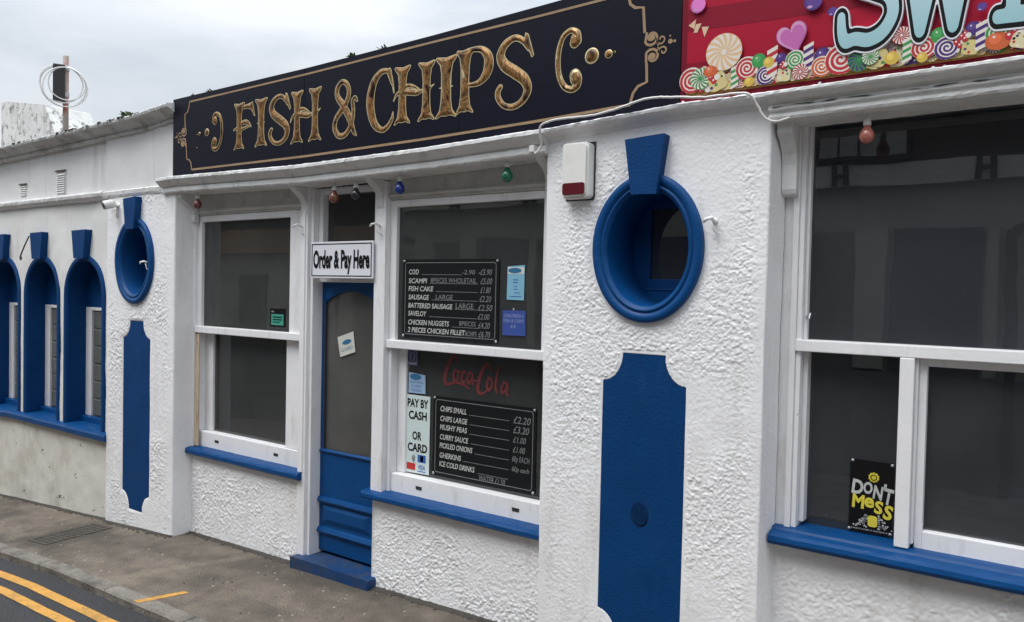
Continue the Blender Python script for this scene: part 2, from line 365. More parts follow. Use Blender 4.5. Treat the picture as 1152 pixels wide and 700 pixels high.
def pebbles(x, y, seed, keep=.8):
    """irregular little domes of random size and height, one at most in each cell"""
    ix = np.floor(x); iy = np.floor(y); best = np.zeros(x.shape)
    for a in (-1, 0, 1):
        for b in (-1, 0, 1):
            cx, cy = ix+a, iy+b; h0 = _hash(cx, cy, seed+3)
            px = cx+_hash(cx, cy, seed); py = cy+_hash(cx, cy, seed+77); r = .42+.5*_hash(cx, cy, seed+99); h = (.35+.65*_hash(cx, cy, seed+131))*(h0 < keep)
            th = _hash(cx, cy, seed+151)*3.14; dx, dy = px-x, py-y; e = .75
            q = ((dx*np.cos(th)+dy*np.sin(th))/r)**2+((-dx*np.sin(th)+dy*np.cos(th))/(r*e))**2
            best = np.maximum(best, h*np.clip(1-q, 0, 1)**.6)
    return best
def rough_field(s, z, seed):
    wx = s+.006*vnoise(s*60, z*60, seed+5); wz = z+.006*vnoise(s*60, z*60, seed+6)
    gap = sstep(.25, .60, vnoise(s*11, z*11, seed+12))
    p = pebbles(wx*50, wz*50, seed, .75); q = pebbles(wx*85+9, wz*85, seed+1, .85)
    f = vnoise(s*190, z*190, seed+2)
    return .62*p*(.4+.6*gap)+.52*q+.16*f
def rough_wall(name, plan, z0, z1, step, mats, parent, amp=.006, mask=None, hole=None, seed=1, und=.004, zstep=None):
    """plan: (u,v) polyline running left to right seen from the street"""
    pts = [np.array(p, float) for p in plan]; path = []
    for a, b in zip(pts[:-1], pts[1:]):
        n = max(1, int(round(np.hypot(*(b-a))/step)))
        for k in range(n): path.append(a+(b-a)*k/n)
    path.append(pts[-1]); path = np.array(path)
    sm = path.copy()
    for _ in range(2):
        sm[1:-1] = (sm[:-2]+2*sm[1:-1]+sm[2:])/4
    t = np.gradient(sm, axis=0); t /= np.hypot(t[:, 0], t[:, 1])[:, None]+1e-9; nrm = np.stack([-t[:, 1], t[:, 0]], 1)
    s = np.concatenate([[0], np.cumsum(np.hypot(*np.diff(sm, axis=0).T))])+pts[0][0]
    nz_ = int(round((z1-z0)/(zstep or step))); zs = np.linspace(z0, z1, nz_+1)
    S, Z = np.meshgrid(s, zs); Uu = np.tile(sm[:, 0], (nz_+1, 1)); Vv = np.tile(sm[:, 1], (nz_+1, 1))
    A = np.full(S.shape, 1.) if mask is None else mask(Uu, Z)
    d = amp*A*rough_field(S, Z, seed)+und*(vnoise(S*2.3, Z*2.3, seed+8)-.5)+.35*und*(vnoise(S*9, Z*9, seed+9)-.5)
    off = np.where(A < -.5, -.010, 0); d = np.where(A < -.5, 0, d)+off
    Xp = Uu+nrm[None, :, 0]*d; Vp = Vv+nrm[None, :, 1]*d
    co_ = np.stack([Xp, -Vp, Z], -1).reshape(-1, 3)
    nc = len(s); J, I = np.meshgrid(np.arange(nz_), np.arange(nc-1), indexing='ij')
    q = np.stack([J*nc+I, J*nc+I+1, (J+1)*nc+I+1, (J+1)*nc+I], -1).reshape(-1, 4)
    if hole is not None:
        cu = (Uu[:-1, :-1]+Uu[1:, 1:])/2; cz = (Z[:-1, :-1]+Z[1:, 1:])/2
        q = q[~hole(cu, cz).reshape(-1)]
    me = bpy.data.meshes.new(name); me.vertices.add(len(co_)); me.vertices.foreach_set('co', co_.ravel().astype(np.float32))
    me.loops.add(q.size); me.loops.foreach_set('vertex_index', q.ravel().astype(np.int32))
    me.polygons.add(len(q)); me.polygons.foreach_set('loop_start', np.arange(0, q.size, 4, dtype=np.int32))
    me.polygons.foreach_set('use_smooth', np.ones(len(q), bool))
    me.update(calc_edges=True); me.validate(); me.materials.append(mats)
    return link(bpy.data.objects.new(name, me), parent)
def sstep(a, b, x): t = np.clip((x-a)/(b-a), 0, 1); return t*t*(3-2*t)

# ------------------------------------------------------------------ ground
GX = [-60, -13, -9.2, -5.85, 8, 60]; GZ = [-.60, -.585, -.306, -.062, .33, .36]
def g(u): return float(np.interp(u, GX, GZ))
def gz(u, v): return g(u)-.02*v
KV = 1.045
def strip(name, m, u_list, v_list, zf, thick=None, skirt=0.):
    mb = MB(); nu, nv = len(u_list), len(v_list)
    vs = [P(u, v, zf(u, v)) for u in u_list for v in v_list]
    mb.add(vs, [(i*nv+j, i*nv+j+1, (i+1)*nv+j+1, (i+1)*nv+j) for i in range(nu-1) for j in range(nv-1)])
    return mb.build(name, m, smooth=True)
US = list(np.concatenate([np.linspace(-60, -14, 12), np.linspace(-13, 8, 127), np.linspace(9, 60, 10)]))
rng = np.random.RandomState(3)
def pav(u, v): return gz(u, v)+.006*(float(vnoise(np.array([u*1.7]), np.array([v*1.7]), 4)[0])-.5)
def road(u, v): return g(u)-.02*KV-.058-.012*(v-KV) if v < 2.2 else g(u)-.02*KV-.058-.012*(2.2-KV)+.0*(v)
USP = list(np.linspace(-60, -14, 12))+list(np.linspace(-13, -8.6, 45))+list(np.arange(-8.5, -2.4, .028))+list(np.linspace(-2.3, 8, 60))+list(np.linspace(9, 60, 10)); VSP = list(np.linspace(-.35, KV-.098, 46))
po = strip('pavement', pavem, USP, VSP, pav); tag(po, kind='structure')
def soft_quad(U, V, quad, s_):
    d = np.full(U.shape, 1e3); n = vnoise(U*9, V*9, 41)-.5
    for a, b in zip(quad, quad[1:]+quad[:1]):
        l = math.hypot(b[0]-a[0], b[1]-a[1]); d = np.minimum(d, ((b[0]-a[0])*(V-a[1])-(b[1]-a[1])*(U-a[0]))/l)
    return sstep(-s_, s_, d+.05*n)
UU, VV = np.meshgrid(np.array(USP), np.array(VSP), indexing='ij')
wear = .5+.9*(vnoise(UU*1.5+VV*.6, VV*3.1-UU*.4, 51)-.5)+.5*(vnoise(UU*4.6, VV*7.7, 52)-.5)+.35*(vnoise(UU*15, VV*15, 53)-.5)
wear -= .45*soft_quad(UU, VV, [(-6.98, .18), (-6.46, .20), (-6.42, .86), (-7.02, .90)], .05)
wear += .28*soft_quad(UU, VV, [(-7.9, .60), (-7.15, .62), (-7.05, .86), (-7.9, .86)], .05)+.30*soft_quad(UU, VV, [(-6.5, .20), (-5.98, .19), (-5.95, .34), (-6.45, .34)], .04)
ln = np.abs((UU+5.32)-(VV-.945)*np.interp(VV, [0, .945], [-.497, -.497])); wear += .42*(1-sstep(.015, .075, ln+.04*(vnoise(UU*11, VV*11, 55)-.5)))
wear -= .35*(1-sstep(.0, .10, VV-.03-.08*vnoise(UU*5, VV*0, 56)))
at_ = po.data.attributes.new('wear', 'FLOAT', 'POINT'); at_.data.foreach_set('value', np.clip(wear, 0, 1).ravel().astype(np.float32))
_t = pavem.node_tree; _b = _t.nodes['Principled BSDF']; _src = _b.inputs['Base Color'].links[0].from_socket
_a = _t.nodes.new('ShaderNodeAttribute'); _a.attribute_name = 'wear'
_r = _t.nodes.new('ShaderNodeMapRange'); _r.inputs[1].default_value = 0; _r.inputs[2].default_value = 1; _r.inputs[3].default_value = .58; _r.inputs[4].default_value = 1.5; _t.links.new(_a.outputs['Fac'], _r.inputs[0])
_v = _t.nodes.new('ShaderNodeVectorMath'); _v.operation = 'SCALE'; _t.links.new(_src, _v.inputs[0]); _t.links.new(_r.outputs[0], _v.inputs[3]); _t.links.new(_v.outputs[0], _b.inputs['Base Color'])
tag(strip('road', roadm, US, list(np.linspace(KV-.05, 3.3, 12)), road), kind='structure')
tag(strip('opposite_pavement', kerbm, US, [3.35, 3.8, 4.4, 5.2], lambda u, v: road(u, 3.3)+.10), kind='structure')
mbg = MB(); mbg.add([P(-700, 700, -.85), P(700, 700, -.85), P(700, -700, -.85), P(-700, -700, -.85)], [(0, 1, 2, 3)]); tag(mbg.build('ground', groundm), kind='structure')
def kerb(name, vin, vout, far=False):
    mb = MB(); u = -14.2
    lens_ = [.92, .74, 1.05, .86, .95]; k = 0
    while u < 8:
        l = lens_[k % 5]; a, b = u+.004, u+l-.004; n = 6
        for i in range(n):
            ua, ub = a+(b-a)*i/n, a+(b-a)*(i+1)/n; j = [.004*(random.random()-.5) for _ in range(2)]
            ta, tb = ((pav(ua, vin), pav(ub, vin)) if not far else (road(ua, 3.3)+.10, road(ub, 3.3)+.10))
            sgn = 1 if not far else -1
            f0 = [(vin, ta), (vout-.012*sgn, ta-.002), (vout, ta-.014), (vout+.004*sgn, ta-.20)]
            f1 = [(vin, tb), (vout-.012*sgn, tb-.002), (vout, tb-.014), (vout+.004*sgn, tb-.20)]
            vs = [P(ua, v, z) for v, z in f0]+[P(ub, v, z) for v, z in f1]
            fs = [(q, q+1, q+5, q+4) if not far else (q+4, q+5, q+1, q) for q in range(3)]
            if i == 0: fs.append((0, 1, 2, 3))
            if i == n-1: fs.append((7, 6, 5, 4))
            mb.add(vs, fs)
        u += l; k += 1
    return tag(mb.build(name, kerbm), kind='structure')
kerb('kerb', KV-.098, KV)
kerb('opposite_kerb', 3.35, 3.25, True)
def yline(va, vb):
    mb = MB(); us = np.arange(-13, 7.9, .1); vs = []
    for u in us:
        e = .004*(random.random()-.5)
        vs += [P(u, va+e, road(u, va)+.004), P(u, vb+e, road(u, vb)+.004)]
    mb.add(vs, [(2*i, 2*i+1, 2*i+3, 2*i+2) for i in range(len(us)-1)])
    return tag(mb.build('yellow_road_line', yellow), kind='structure')
yline(1.192, 1.262); yline(1.345, 1.412)
mb = MB(); vs = []
for k in range(25):
    v_ = 1.036-.276*k/24; uc = -4.772+.125*(1.036-v_)/.276; w = .026-.004*k/24
    h = (pav(uc, KV-.098)+.0025-.003*max(0, v_-1.02)/.016) if v_ > KV-.098 else pav(uc, v_)+.003
    vs += [P(uc-w-.006*random.random(), v_, h), P(uc+w+.006*random.random(), v_, h)]
mb.add(vs, [(2*k, 2*k+1, 2*k+3, 2*k+2)[::-1] for k in range(24)])
tag(mb.build('yellow_kerb_mark', yellow), kind='structure')
# cast iron grating let into the pavement
fr = MB(); U0, U1, V0, V1 = -6.90, -6.58, .26, .80
def fb(u0, u1, v0, v1, z0, z1):
    vs = [P(u, v, pav(u, v)+(z1 if t else z0)) for t in (0, 1) for v in (v0, v1) for u in (u0, u1)]
    fr.add(vs, [(0,1,3,2), (4,6,7,5), (2,3,7,6), (0,4,5,1), (0,2,6,4), (1,5,7,3)])
fb(U0, U1, V0, V0+.03, -.02, .006); fb(U0, U1, V1-.03, V1, -.02, .006); fb(U0, U0+.03, V0+.03, V1-.03, -.02, .006); fb(U1-.03, U1, V0+.03, V1-.03, -.02, .006)
f_o = fr.build('frame', ironm); fr = MB()
fb(U0+.03, U1-.03, V0+.03, V1-.03, -.02, .001)
for k in range(11): fb(U0+.03, U1-.03, V0+.05+.042*k, V0+.07+.042*k, .001, .005)
for k in range(6): fb(U0+.05+.043*k, U0+.064+.043*k, V0+.031, V1-.031, .001, .0045)
b_o = fr.build('grid', ironm)
thing('drain_cover', (-6.74, .53, -.14), 'worn dark iron grating set in the pavement in front of the arched windows', 'drain cover', [f_o, b_o])
def solo(o, at, label, cat, group=None):
    """a thing that is one mesh: origin moved to its own place"""
    p = Vector(P(*at)); o.data.transform(Matrix.Translation(-p)); o.location = p
    return tag(o, label, cat, group)

# ------------------------------------------------------------------ the chip shop
shop = empty('chip_shop_building', P(-4, 0, g(-4)), 'low white roughcast chip shop with blue door, sash windows and oval pillar windows', 'building')
def part(mb, name, mats, parent=shop, bevel=0., smooth=False, seg=2):
    o = mb.build(name, mats, None, bevel, smooth, seg)
    loc = Vector(parent.location) if parent.type == 'EMPTY' else Vector((0, 0, 0))
    o.parent = parent; o.matrix_parent_inverse = Matrix.Translation(-loc)
    return o
def wpart(o, parent):
    o.parent = parent; o.matrix_parent_inverse = Matrix.Translation(-Vector(parent.location)); return o
CU = [-7.1, -5.76, -4.24, -3.1, -2.28, -1.49, .2, 2.2]
SIGNB = [2.85, 2.844, 2.817, 2.83, 2.854, 2.897, 2.897, 2.90]          # foot of the signs: the front is not quite level
def sb(u): return float(np.interp(u, CU, SIGNB))
CORU = [-6.2, -5.73, -4.09, -3.1, -2.33, -1.9]; CORZ = [2.705, 2.716, 2.728, 2.746, 2.780, 2.785]
def cz(u): return float(np.interp(u, CORU, CORZ))
# pillars
def oval_hole(c, z, a, b): return lambda U, Z: ((U-c)/a)**2+((Z-z)/b)**2 < 1
def scooped(u0, u1, z0, z1, a, h):
    pi = math.pi; pts = []
    def arc(cx, cy, s0, s1): pts.extend([(cx+a*math.cos(t), cy+h*math.sin(t)) for t in np.linspace(s0, s1, 9)])
    arc(u0, z0, pi/2, 0)          # bottom left corner cut
    arc(u1, z0, pi, pi/2)
    arc(u1, z1, -pi/2, -pi)
    arc(u0, z1, 0, -pi/2)
    return pts
def in_scooped(U, Z, u0, u1, z0, z1, a, h, m):
    ins = (U > u0-m) & (U < u1+m) & (Z > z0-m) & (Z < z1+m)
    for cu in (u0, u1):
        for cz_ in (z0, z1):
            ins &= ~((((U-cu)/max(a-m, .01))**2+((Z-cz_)/max(h-m, .01))**2 < 1) & (abs(U-cu) < a-m) & (abs(Z-cz_) < h-m))
    return ins
PIERS = [dict(u0=-6.905, u1=-5.835, c=-6.425, pu=(-6.615, -6.187), pz=(.045, 1.672), ov=(2.185), key=(2.455, 2.722, .205, .130), seed=11, step=.0075, top=2.80),
         dict(u0=-2.265, u1=-1.078, c=-1.667, pu=(-1.895, -1.445), pz=(.225, 1.700), ov=(2.222), key=(2.485, 2.768, .213, .134), seed=5, step=.0042, top=2.93)]
for i, p in enumerate(PIERS):
    (a0, a1), (b0, b1) = p['pu'], p['pz']
    def mask(U, Z, p=p, a0=a0, a1=a1, b0=b0, b1=b1, i=i):
        lf = vnoise(U*2.1+3, Z*2.1, 31+i); m = .38+.80*sstep(.30, .62, lf)
        m *= .45+.55*sstep(.3, 1.3, Z+.5*(U-p['c'])) if i else .8+.2*sstep(.1, .5, Z)
        e = np.minimum(U-p['u0'], p['u1']-U); m *= .25+.75*sstep(.0, .10, e)
        lip = in_scooped(U, Z, a0, a1, b0, b1, .11, .147, .016); m = np.where(lip, .12, m)
        m = np.where(in_scooped(U, Z, a0, a1, b0, b1, .11, .147, -.001), -1, m)
        r = np.sqrt(((U-p['c'])/.30)**2+((Z-p['ov'])/.372)**2); m = np.where(r < 1.06, np.minimum(m, .25), m)
        return m
    pl = [(p['u0']-.006, -.01), (p['u0'], .16), (p['u1'], .16), (p['u1']+.022, -.005)]
    o = rough_wall('pillar', pl, -.25, p['top'], p['step'], render_w, None, amp=.0058 if i else .0090, mask=mask, hole=oval_hole(p['c'], p['ov'], .272, .342), seed=p['seed'], und=.006)
    wpart(o, shop)
    b = MB(); b.prism(scooped(a0, a1, b0, b1, .11, .147), .12, .159); part(b, 'blue_panel', bluewall, bevel=.002, seg=1)
    # oval window
    ring = [(.296, .367, .150), (.296, .367, .184), (.292, .363, .191), (.272, .343, .194), (.254, .325, .190), (.250, .321, .182), (.244, .315, .182), (.241, .311, .189), (.232, .302, .188), (.228, .297, .178), (.222, .290, .176), (.217, .283, .165), (.215, .281, -.12)]
    b = MB(); ns = 72; vs = []
    for (a, h, v) in ring: vs += [P(p['c']+a*math.cos(t), v+.0015*math.sin(5*t), p['ov']+h*math.sin(t)) for t in np.linspace(0, 2*math.pi, ns, endpoint=False)]
    b.add(vs, [(k*ns+j, k*ns+(j+1) % ns, (k+1)*ns+(j+1) % ns, (k+1)*ns+j) for k in range(len(ring)-1) for j in range(ns)])
    ow = part(b, 'oval_window', blue, smooth=True)
    c0, zc = p['c'], p['ov']
    b = MB(); b.box(c0-.25, c0-.115, -.16, -.118, zc-.33, zc+.33); b.box(c0+.19, c0+.25, -.16, -.118, zc-.33, zc+.33)
    b.box(c0-.115, c0+.19, -.16, -.118, zc-.33, zc-.145); b.box(c0-.115, c0+.19, -.16, -.118, zc+.226, zc+.33)
    b.box(c0-.155, c0-.145, -.117, -.112, zc-.205, zc+.27); b.box(c0-.145, c0+.2, -.117, -.112, zc-.205, zc-.196)
    part(b, 'inner_frame', blue, ow, bevel=.004)
    b = MB(); b.flat([(c0-.115, zc-.145), (c0+.19, zc-.145), (c0+.19, zc+.226), (c0-.115, zc+.226)], -.14); part(b, 'pane', glass_dark, ow)
    b = MB(); b.box(c0-.25, c0+.25, -.40, -.24, zc-.33, zc+.33); part(b, 'dark_backing', darkin, ow)
    z0, z1, wt, wb = p['key']
    b = MB(); b.prism([(c0-wb/2, z0), (c0+wb/2, z0-.004), (c0+wt/2, z1), (c0+.1*wt, z1-.004), (c0-wt/2, z1-.012)], .12, .222); part(b, 'keystone', bluewall, bevel=.006)
b = MB(); b.prism([(-1.672+.050*math.cos(t), .895+.062*math.sin(t)) for t in np.linspace(0, 2*math.pi, 28, endpoint=False)], .150, .1598)
b.tube([P(-1.665+.03*math.cos(t), .162, .885+.036*math.sin(t)) for t in np.linspace(-2.6, .2, 12)], .004, sides=6); part(b, 'old_fixing_mark', mat('dark_blue_mark', (.0014, .022, .080), .65, spec=.12, var=.4, vscale=60, bump=.004, bscale=120), bevel=.001)
# walls under and between the windows
def dado_mask(seed, zt):
    def f(U, Z):
        lf = vnoise(U*2.6+seed, Z*3.0, seed); m = .62+.55*sstep(.30, .60, lf)
        return m*(.25+.75*sstep(0, .12, zt-Z))
    return f
wpart(rough_wall('wall_under_window', [(-5.835, 0), (-4.43, 0)], -.2, .60, .0065, render_w, None, amp=.0092, mask=dado_mask(21, .6), seed=61, und=.006), shop)
wpart(rough_wall('wall_under_window', [(-3.70, -.12), (-3.70, 0), (-2.25, 0)], -.2, .60, .005, render_w, None, amp=.0082, mask=dado_mask(44, .6), seed=71, und=.006), shop)
# posts between windows and door
b = MB()
b.box(-4.455, -4.375, -.16, .022, -.1, 2.70); b.box(-4.375, -4.345, -.16, -.004, .02, 2.70); b.box(-4.425, -4.395, .022, .03, .66, 2.55)
b.box(-3.706, -3.605, -.16, .022, .625, 2.70); b.box(-3.697, -3.690, -.16, .010, -.1, .60)
b.box(-5.87, -5.80, -.16, .004, .62, 2.56)
part(b, 'window_posts', frame_w, bevel=.006)
# sills: blue boards with rounded nose
def sill(name, u0, u1, z0, z1, v1, parent=shop, vb=-.14):
    b = MB(); h = z1-z0
    prof = [(vb, z0), (v1-.012, z0), (v1, z0+.012), (v1, z1-.022), (v1-.008, z1-.010), (v1-.022, z1-.006), (vb, z1+.012)]
    b.profile(prof, u0, u1, nseg=24, jit=.0022); return part(b, name, blue, parent, bevel=0)
# left sash window
def sash(u0, u1, ug0, ug1, lg0, lg1, zb, zg0, zm0, zm1, zt, ztop, name='sash_window', mid=None):
    b = MB()
    b.box(u0, ug0, -.075, -.022, zm0, ztop); b.box(ug1, u1, -.075, -.022, zm0, ztop); b.box(ug0, ug1, -.075, -.022, zt, ztop)      # upper sash
    b.box(u0-.012, u1, -.08, .004, zm0, zm1)                                                                           # meeting rail
    b.box(u0+.03, lg0, -.125, -.085, zg0, zm0-.002); b.box(lg1, u1, -.125, -.05, zg0, zm0-.002); b.box(u0+.03, u1, -.125, -.035, zb, zg0-.002)
    b.box(u0, u1, -.16, -.128, zb, zg0); b.box(u0, u0+.028, -.155, -.02, zb, zm0-.002)
    w = part(b, name, frame_w, bevel=.005)
    b = MB(); b.flat([(ug0-.005, zm1-.01), (ug1+.005, zm1-.01), (ug1+.005, zt+.01), (ug0-.005, zt+.01)], -.05); part(b, 'upper_pane', glass, w)
    b = MB(); b.flat([(lg0-.005, zg0-.01), (lg1+.005, zg0-.01), (lg1+.005, zm0), (lg0-.005, zm0)], -.105); part(b, 'lower_pane', glass, w)
    for f in (.22, .78):
        uu = u0+(u1-u0)*f; b = MB(); b.box(uu-.045, uu+.005, -.034, -.0325, (zb+zg0)/2-.008, (zb+zg0)/2+.010)
        b.box(uu-.047, uu+.007, -.034, -.0305, (zb+zg0)/2+.010, (zb+zg0)/2+.013); part(b, 'drain_slot', slotm, w)
    return w
w1 = sash(-5.80, -4.456, -5.745, -4.625, -5.665, -4.685, .655, .790, 1.600, 1.655, 2.505, 2.556)
b = MB(); b.box(-5.798, -5.742, -.016, -.004, .665, 1.585); part(b, 'worn_channel', tan_w, w1, bevel=.002)
b = MB(); b.box(-5.772, -5.760, -.02, -.002, 1.50, 1.53); part(b, 'rusty_fixing', rustm, w1)
b = MB(); b.box(-5.775, -5.765, -.02, -.002, 1.09, 1.10); part(b, 'rusty_fixing', rustm, w1)
w2 = sash(-3.604, -2.24, -3.548, -2.400, -3.500, -2.400, .645, .778, 1.606, 1.660, 2.528, 2.575)
sill('window_sill', -5.855, -4.405, .602, .662, .062)
sill('window_sill', -3.752, -2.262, .600, .655, .070)
b = MB(); b.box(-3.44, -2.405, -.10, -.088, 1.62, 2.58); part(b, 'black_blind', blackboard, w2)
b = MB(); b.box(-5.78, -4.45, -.27, -.26, 2.35, 2.6); part(b, 'blind_box', greyin, w1)
# rooms behind the glass
def room(u0, u1, z0, z1, v0, parent, name='room_inside', vf=-.165, m=darkin):
    b = MB()
    b.add([P(u, v, z) for z in (z0, z1) for v in (v0, vf) for u in (u0, u1)], [(0, 1, 5, 4), (0, 2, 3, 1), (4, 5, 7, 6), (0, 4, 6, 2), (1, 3, 7, 5)])
    return part(b, name, m, parent)
room(-5.87, -4.46, .3, 2.7, -1.6, shop, m=greyin); room(-4.44, -3.60, .02, 2.75, -1.4, shop); room(-3.59, -2.2, .3, 2.7, -1.5, shop)
b = MB(); b.box(-5.5, -5.42, -.9, -.82, .3, 1.5); b.box(-4.95, -4.9, -1.2, -.6, .3, 1.62); b.box(-5.8, -4.5, -.62, -.58, .3, 1.02); part(b, 'serving_counter', greyin)
# front door
b = MB(); DL, DR = -4.41, -3.675; gl, gr_ = -4.315, -3.775
b.box(DL, gl, -.135, -.095, .085, 2.03); b.box(gr_, DR, -.135, -.095, .085, 2.03); b.box(gl, gr_, -.135, -.095, .085, .815)
top = [(gl, 2.03), (gl, 1.885)]+[(gl+(gr_-gl)*t, 1.885+.085*math.sin(math.pi*t)**.8) for t in np.linspace(.06, .94, 13)]+[(gr_, 1.885), (gr_, 2.03)]
n_ = len(top); b.prism(top, -.135, -.095)
door = part(b, 'front_door', blue, bevel=.004)
b = MB()
q = [(-4.31, .285), (-3.80, .285), (-3.80, .425), (-4.31, .425)]; iq = [(-4.25, .325), (-3.86, .325), (-3.86, .395), (-4.25, .395)]
b.add([P(u, -.094, z) for u, z in q]+[P(u, -.078, z) for u, z in iq], [(0, 1, 5, 4), (1, 2, 6, 5), (2, 3, 7, 6), (3, 0, 4, 7), (4, 5, 6, 7)])
part(b, 'raised_panel', blue, door)
for pr in ([(-.095, .435), (-.075, .440), (-.068, .455), (-.078, .475), (-.095, .482)], [(-.095, .210), (-.075, .216), (-.066, .232), (-.078, .254), (-.095, .262)], [(-.095, .800), (-.085, .803), (-.080, .815), (-.095, .828)]):
    b = MB(); b.profile(pr, DL+.07, DR-.05); part(b, 'moulding', blue, door)
b = MB(); b.flat([(gl-.01, .80), (gr_+.01, .80), (gr_+.01, 1.99), (gl-.01, 1.99)], -.112); part(b, 'door_pane', glass_door, door)
b = MB(); b.box(gl-.002, gl+.008, -.110, -.093, .83, 1.885); b.box(gr_-.008, gr_+.002, -.110, -.093, .83, 1.885); part(b, 'glazing_bead', mat('dark_bead', (.03, .035, .05), .6), door)
b = MB(); b.box(-4.344, -3.707, -.14, -.06, 2.032, 2.085); b.box(-4.344, -3.707, -.14, -.05, 2.115, 2.165); b.box(-4.344, -4.300, -.14, -.05, 2.166, 2.70); b.box(-4.300, -3.707, -.14, -.05, 2.655, 2.70)
fl = part(b, 'fanlight', frame_w, bevel=.004)
b = MB(); b.flat([(-4.30, 2.166), (-3.707, 2.166), (-3.707, 2.655), (-4.30, 2.655)], -.10); part(b, 'fanlight_pane', glass, fl)
b = MB(); b.prism([(-4.44, -.06), (-3.655, -.04), (-3.655, .066), (-4.44, .062)], -.16, .088); part(b, 'door_step', mat('worn_blue_step', (.004, .042, .140), .55, var=.2, vscale=8, dirt=((.05, .055, .06), (9, 9, 9), .45, .65, .7), bump=.002, bscale=60), bevel=.010)
# frieze, brackets and cornice over the windows
for u0, u1, z0, z1 in ((-5.86, -4.456, 2.557, 2.76), (-3.604, -2.262, 2.576, 2.80)):
    b = MB(); b.box(u0, u1, -.10, -.012, z0, z1); b.profile([(-.012, z0+.014), (.006, z0+.018), (.012, z0+.030), (-.002, z0+.040), (-.012, z0+.043)], u0+.005, u1-.005)
    part(b, 'frieze', frieze_w, bevel=.002)
for u, dz in ((-5.80, 0), (-4.41, .01), (-3.655, .02), (-2.33, .05)):
    b = MB(); pr = [(-.01, 2.50), (.022, 2.50), (.030, 2.52), (.028, 2.56), (.042, 2.60), (.075, 2.635), (.12, 2.66), (.150, 2.69), (.150, 2.735), (-.01, 2.735)]
    b.profile([(v, z+dz) for v, z in pr], u-.03, u+.03); part(b, 'cornice_bracket', cornice_w, bevel=.004)
PROF = [(-.02, 0), (.165, 0), (.186, .004), (.192, .012), (.192, .042), (.180, .046), (.180, .050), (.200, .056), (.216, .070), (.234, .088), (.244, .098), (.244, .116), (.236, .122), (.16, .135), (-.02, .135)]
b = MB(); us = (-5.985, -2.262)
b.profile(PROF, us[0], us[1], nseg=150, zf=lambda u: min(cz(u)+.012, sb(u)-.118), jit=.0035); part(b, 'cornice', cornice_w)
b = MB(); b.profile([(.12, 2.735), (.172, 2.742), (.180, 2.760), (.184, 2.79), (.170, 2.80), (.12, 2.805)], -6.95, -5.99, nseg=40, jit=.004); part(b, 'string_course', cornice_w)
b = MB(); b.profile([(.12, -.062), (.168, -.058), (.176, -.035), (.200, -.022), (.232, -.018), (.236, -.004), (.228, .002), (.12, .006)], -2.275, -1.075, nseg=60, zf=sb, jit=.004); part(b, 'drip_ledge', render_w)
# parapet behind the sign, and the roof
b = MB(); b.box(-5.8, -1.10, -.22, .13, 2.80, 3.40)
part(b, 'parapet_wall', parapet_w)
wpart(rough_wall('parapet_end', [(-7.0, .10), (-7.0, .142), (-5.78, .142)], 2.74, 3.30, .03, parapet_w, None, amp=.002, seed=3, und=.010), shop)
b = MB(); b.box(-6.99, 1.9, -7, -.16, 3.22, 3.30); part(b, 'flat_roof', roofm)
COPU = [-14, -8.8, -6.33, -5.7]; COPZ = [3.29, 3.342, 3.378, 3.42]
def cop(u): return float(np.interp(u, COPU, COPZ))
COPP = [(.09, -.105), (.158, -.105), (.166, -.098), (.168, -.082), (.160, -.076), (.175, -.066), (.215, -.040), (.252, -.024), (.270, -.020), (.276, .000), (.268, .008), (.10, .035), (-.25, .03), (-.25, -.11)]
b = MB(); b.profile(COPP, -7.0, -5.79, nseg=70, zf=cop, jit=.006); part(b, 'coping', coping_w)
# solid core so no light leaks between the rooms
b = MB(); b.box(-6.88, -5.88, -1.6, -.42, -.3, 3.2); b.box(-2.19, -1.15, -1.6, -.42, -.3, 3.2); b.box(-6.88, 1.9, -1.75, -1.62, -.3, 3.2); b.box(-6.88, 1.9, -1.61, -.16, 2.78, 2.9); part(b, 'inner_walls', darkin)

# ------------------------------------------------------------------ the annexe with arched windows
annex = empty('annexe_building', P(-9.5, .12, g(-9.5)), 'low weathered white annexe with a row of blue arched windows beside the chip shop', 'building')
ARC = [-7.385, -8.243, -9.10, -9.957, -10.815]; AR = .384; ZS = 1.862
def arch_hole(U, Z):
    h = np.zeros(U.shape, bool)
    for c in ARC:
        h |= (np.abs(U-c) < .362) & (Z > .60) & (Z < ZS); h |= (np.hypot(U-c, Z-ZS) < .362) & (Z >= ZS)
    return h
lower_w = mat('stained_cream_render', (.65, .63, .575), .8, var=.10, vscale=2.2, dirt=((.36, .33, .27), (2.2, 2.2, 1.6), .47, .72, .8), dirt2=((.09, .065, .045), (4.2, 4.2, 7.5), .635, .655, .95), dirt3=((.30, .20, .12), (3, 3, 2), .62, .74, .7), bump=.002, bscale=60)
wpart(rough_wall('wall_under_windows', [(-14, .124), (-6.89, .124)], -.75, .59, .024, lower_w, None, amp=.002, seed=29, und=.018), annex)
wpart(rough_wall('front_wall', [(-14, .12), (-6.89, .12)], .56, 2.78, .024, render_g, None, amp=.0015, hole=arch_hole, seed=9, und=.016), annex)
wpart(rough_wall('parapet_wall', [(-14, .118), (-7.0, .118)], 2.74, 3.30, .04, parapet_w, None, amp=.001, seed=19, und=.010), annex)
b = MB(); b.profile([(.10, 2.728), (.15, 2.735), (.160, 2.75), (.178, 2.765), (.184, 2.79), (.178, 2.803), (.15, 2.813), (.10, 2.822)], -14, -6.985, nseg=160, jit=.005); part(b, 'string_course', cornice_w, annex)
b = MB(); b.profile(COPP, -14, -7.0, nseg=220, zf=cop, jit=.007); part(b, 'coping', coping_w, annex)
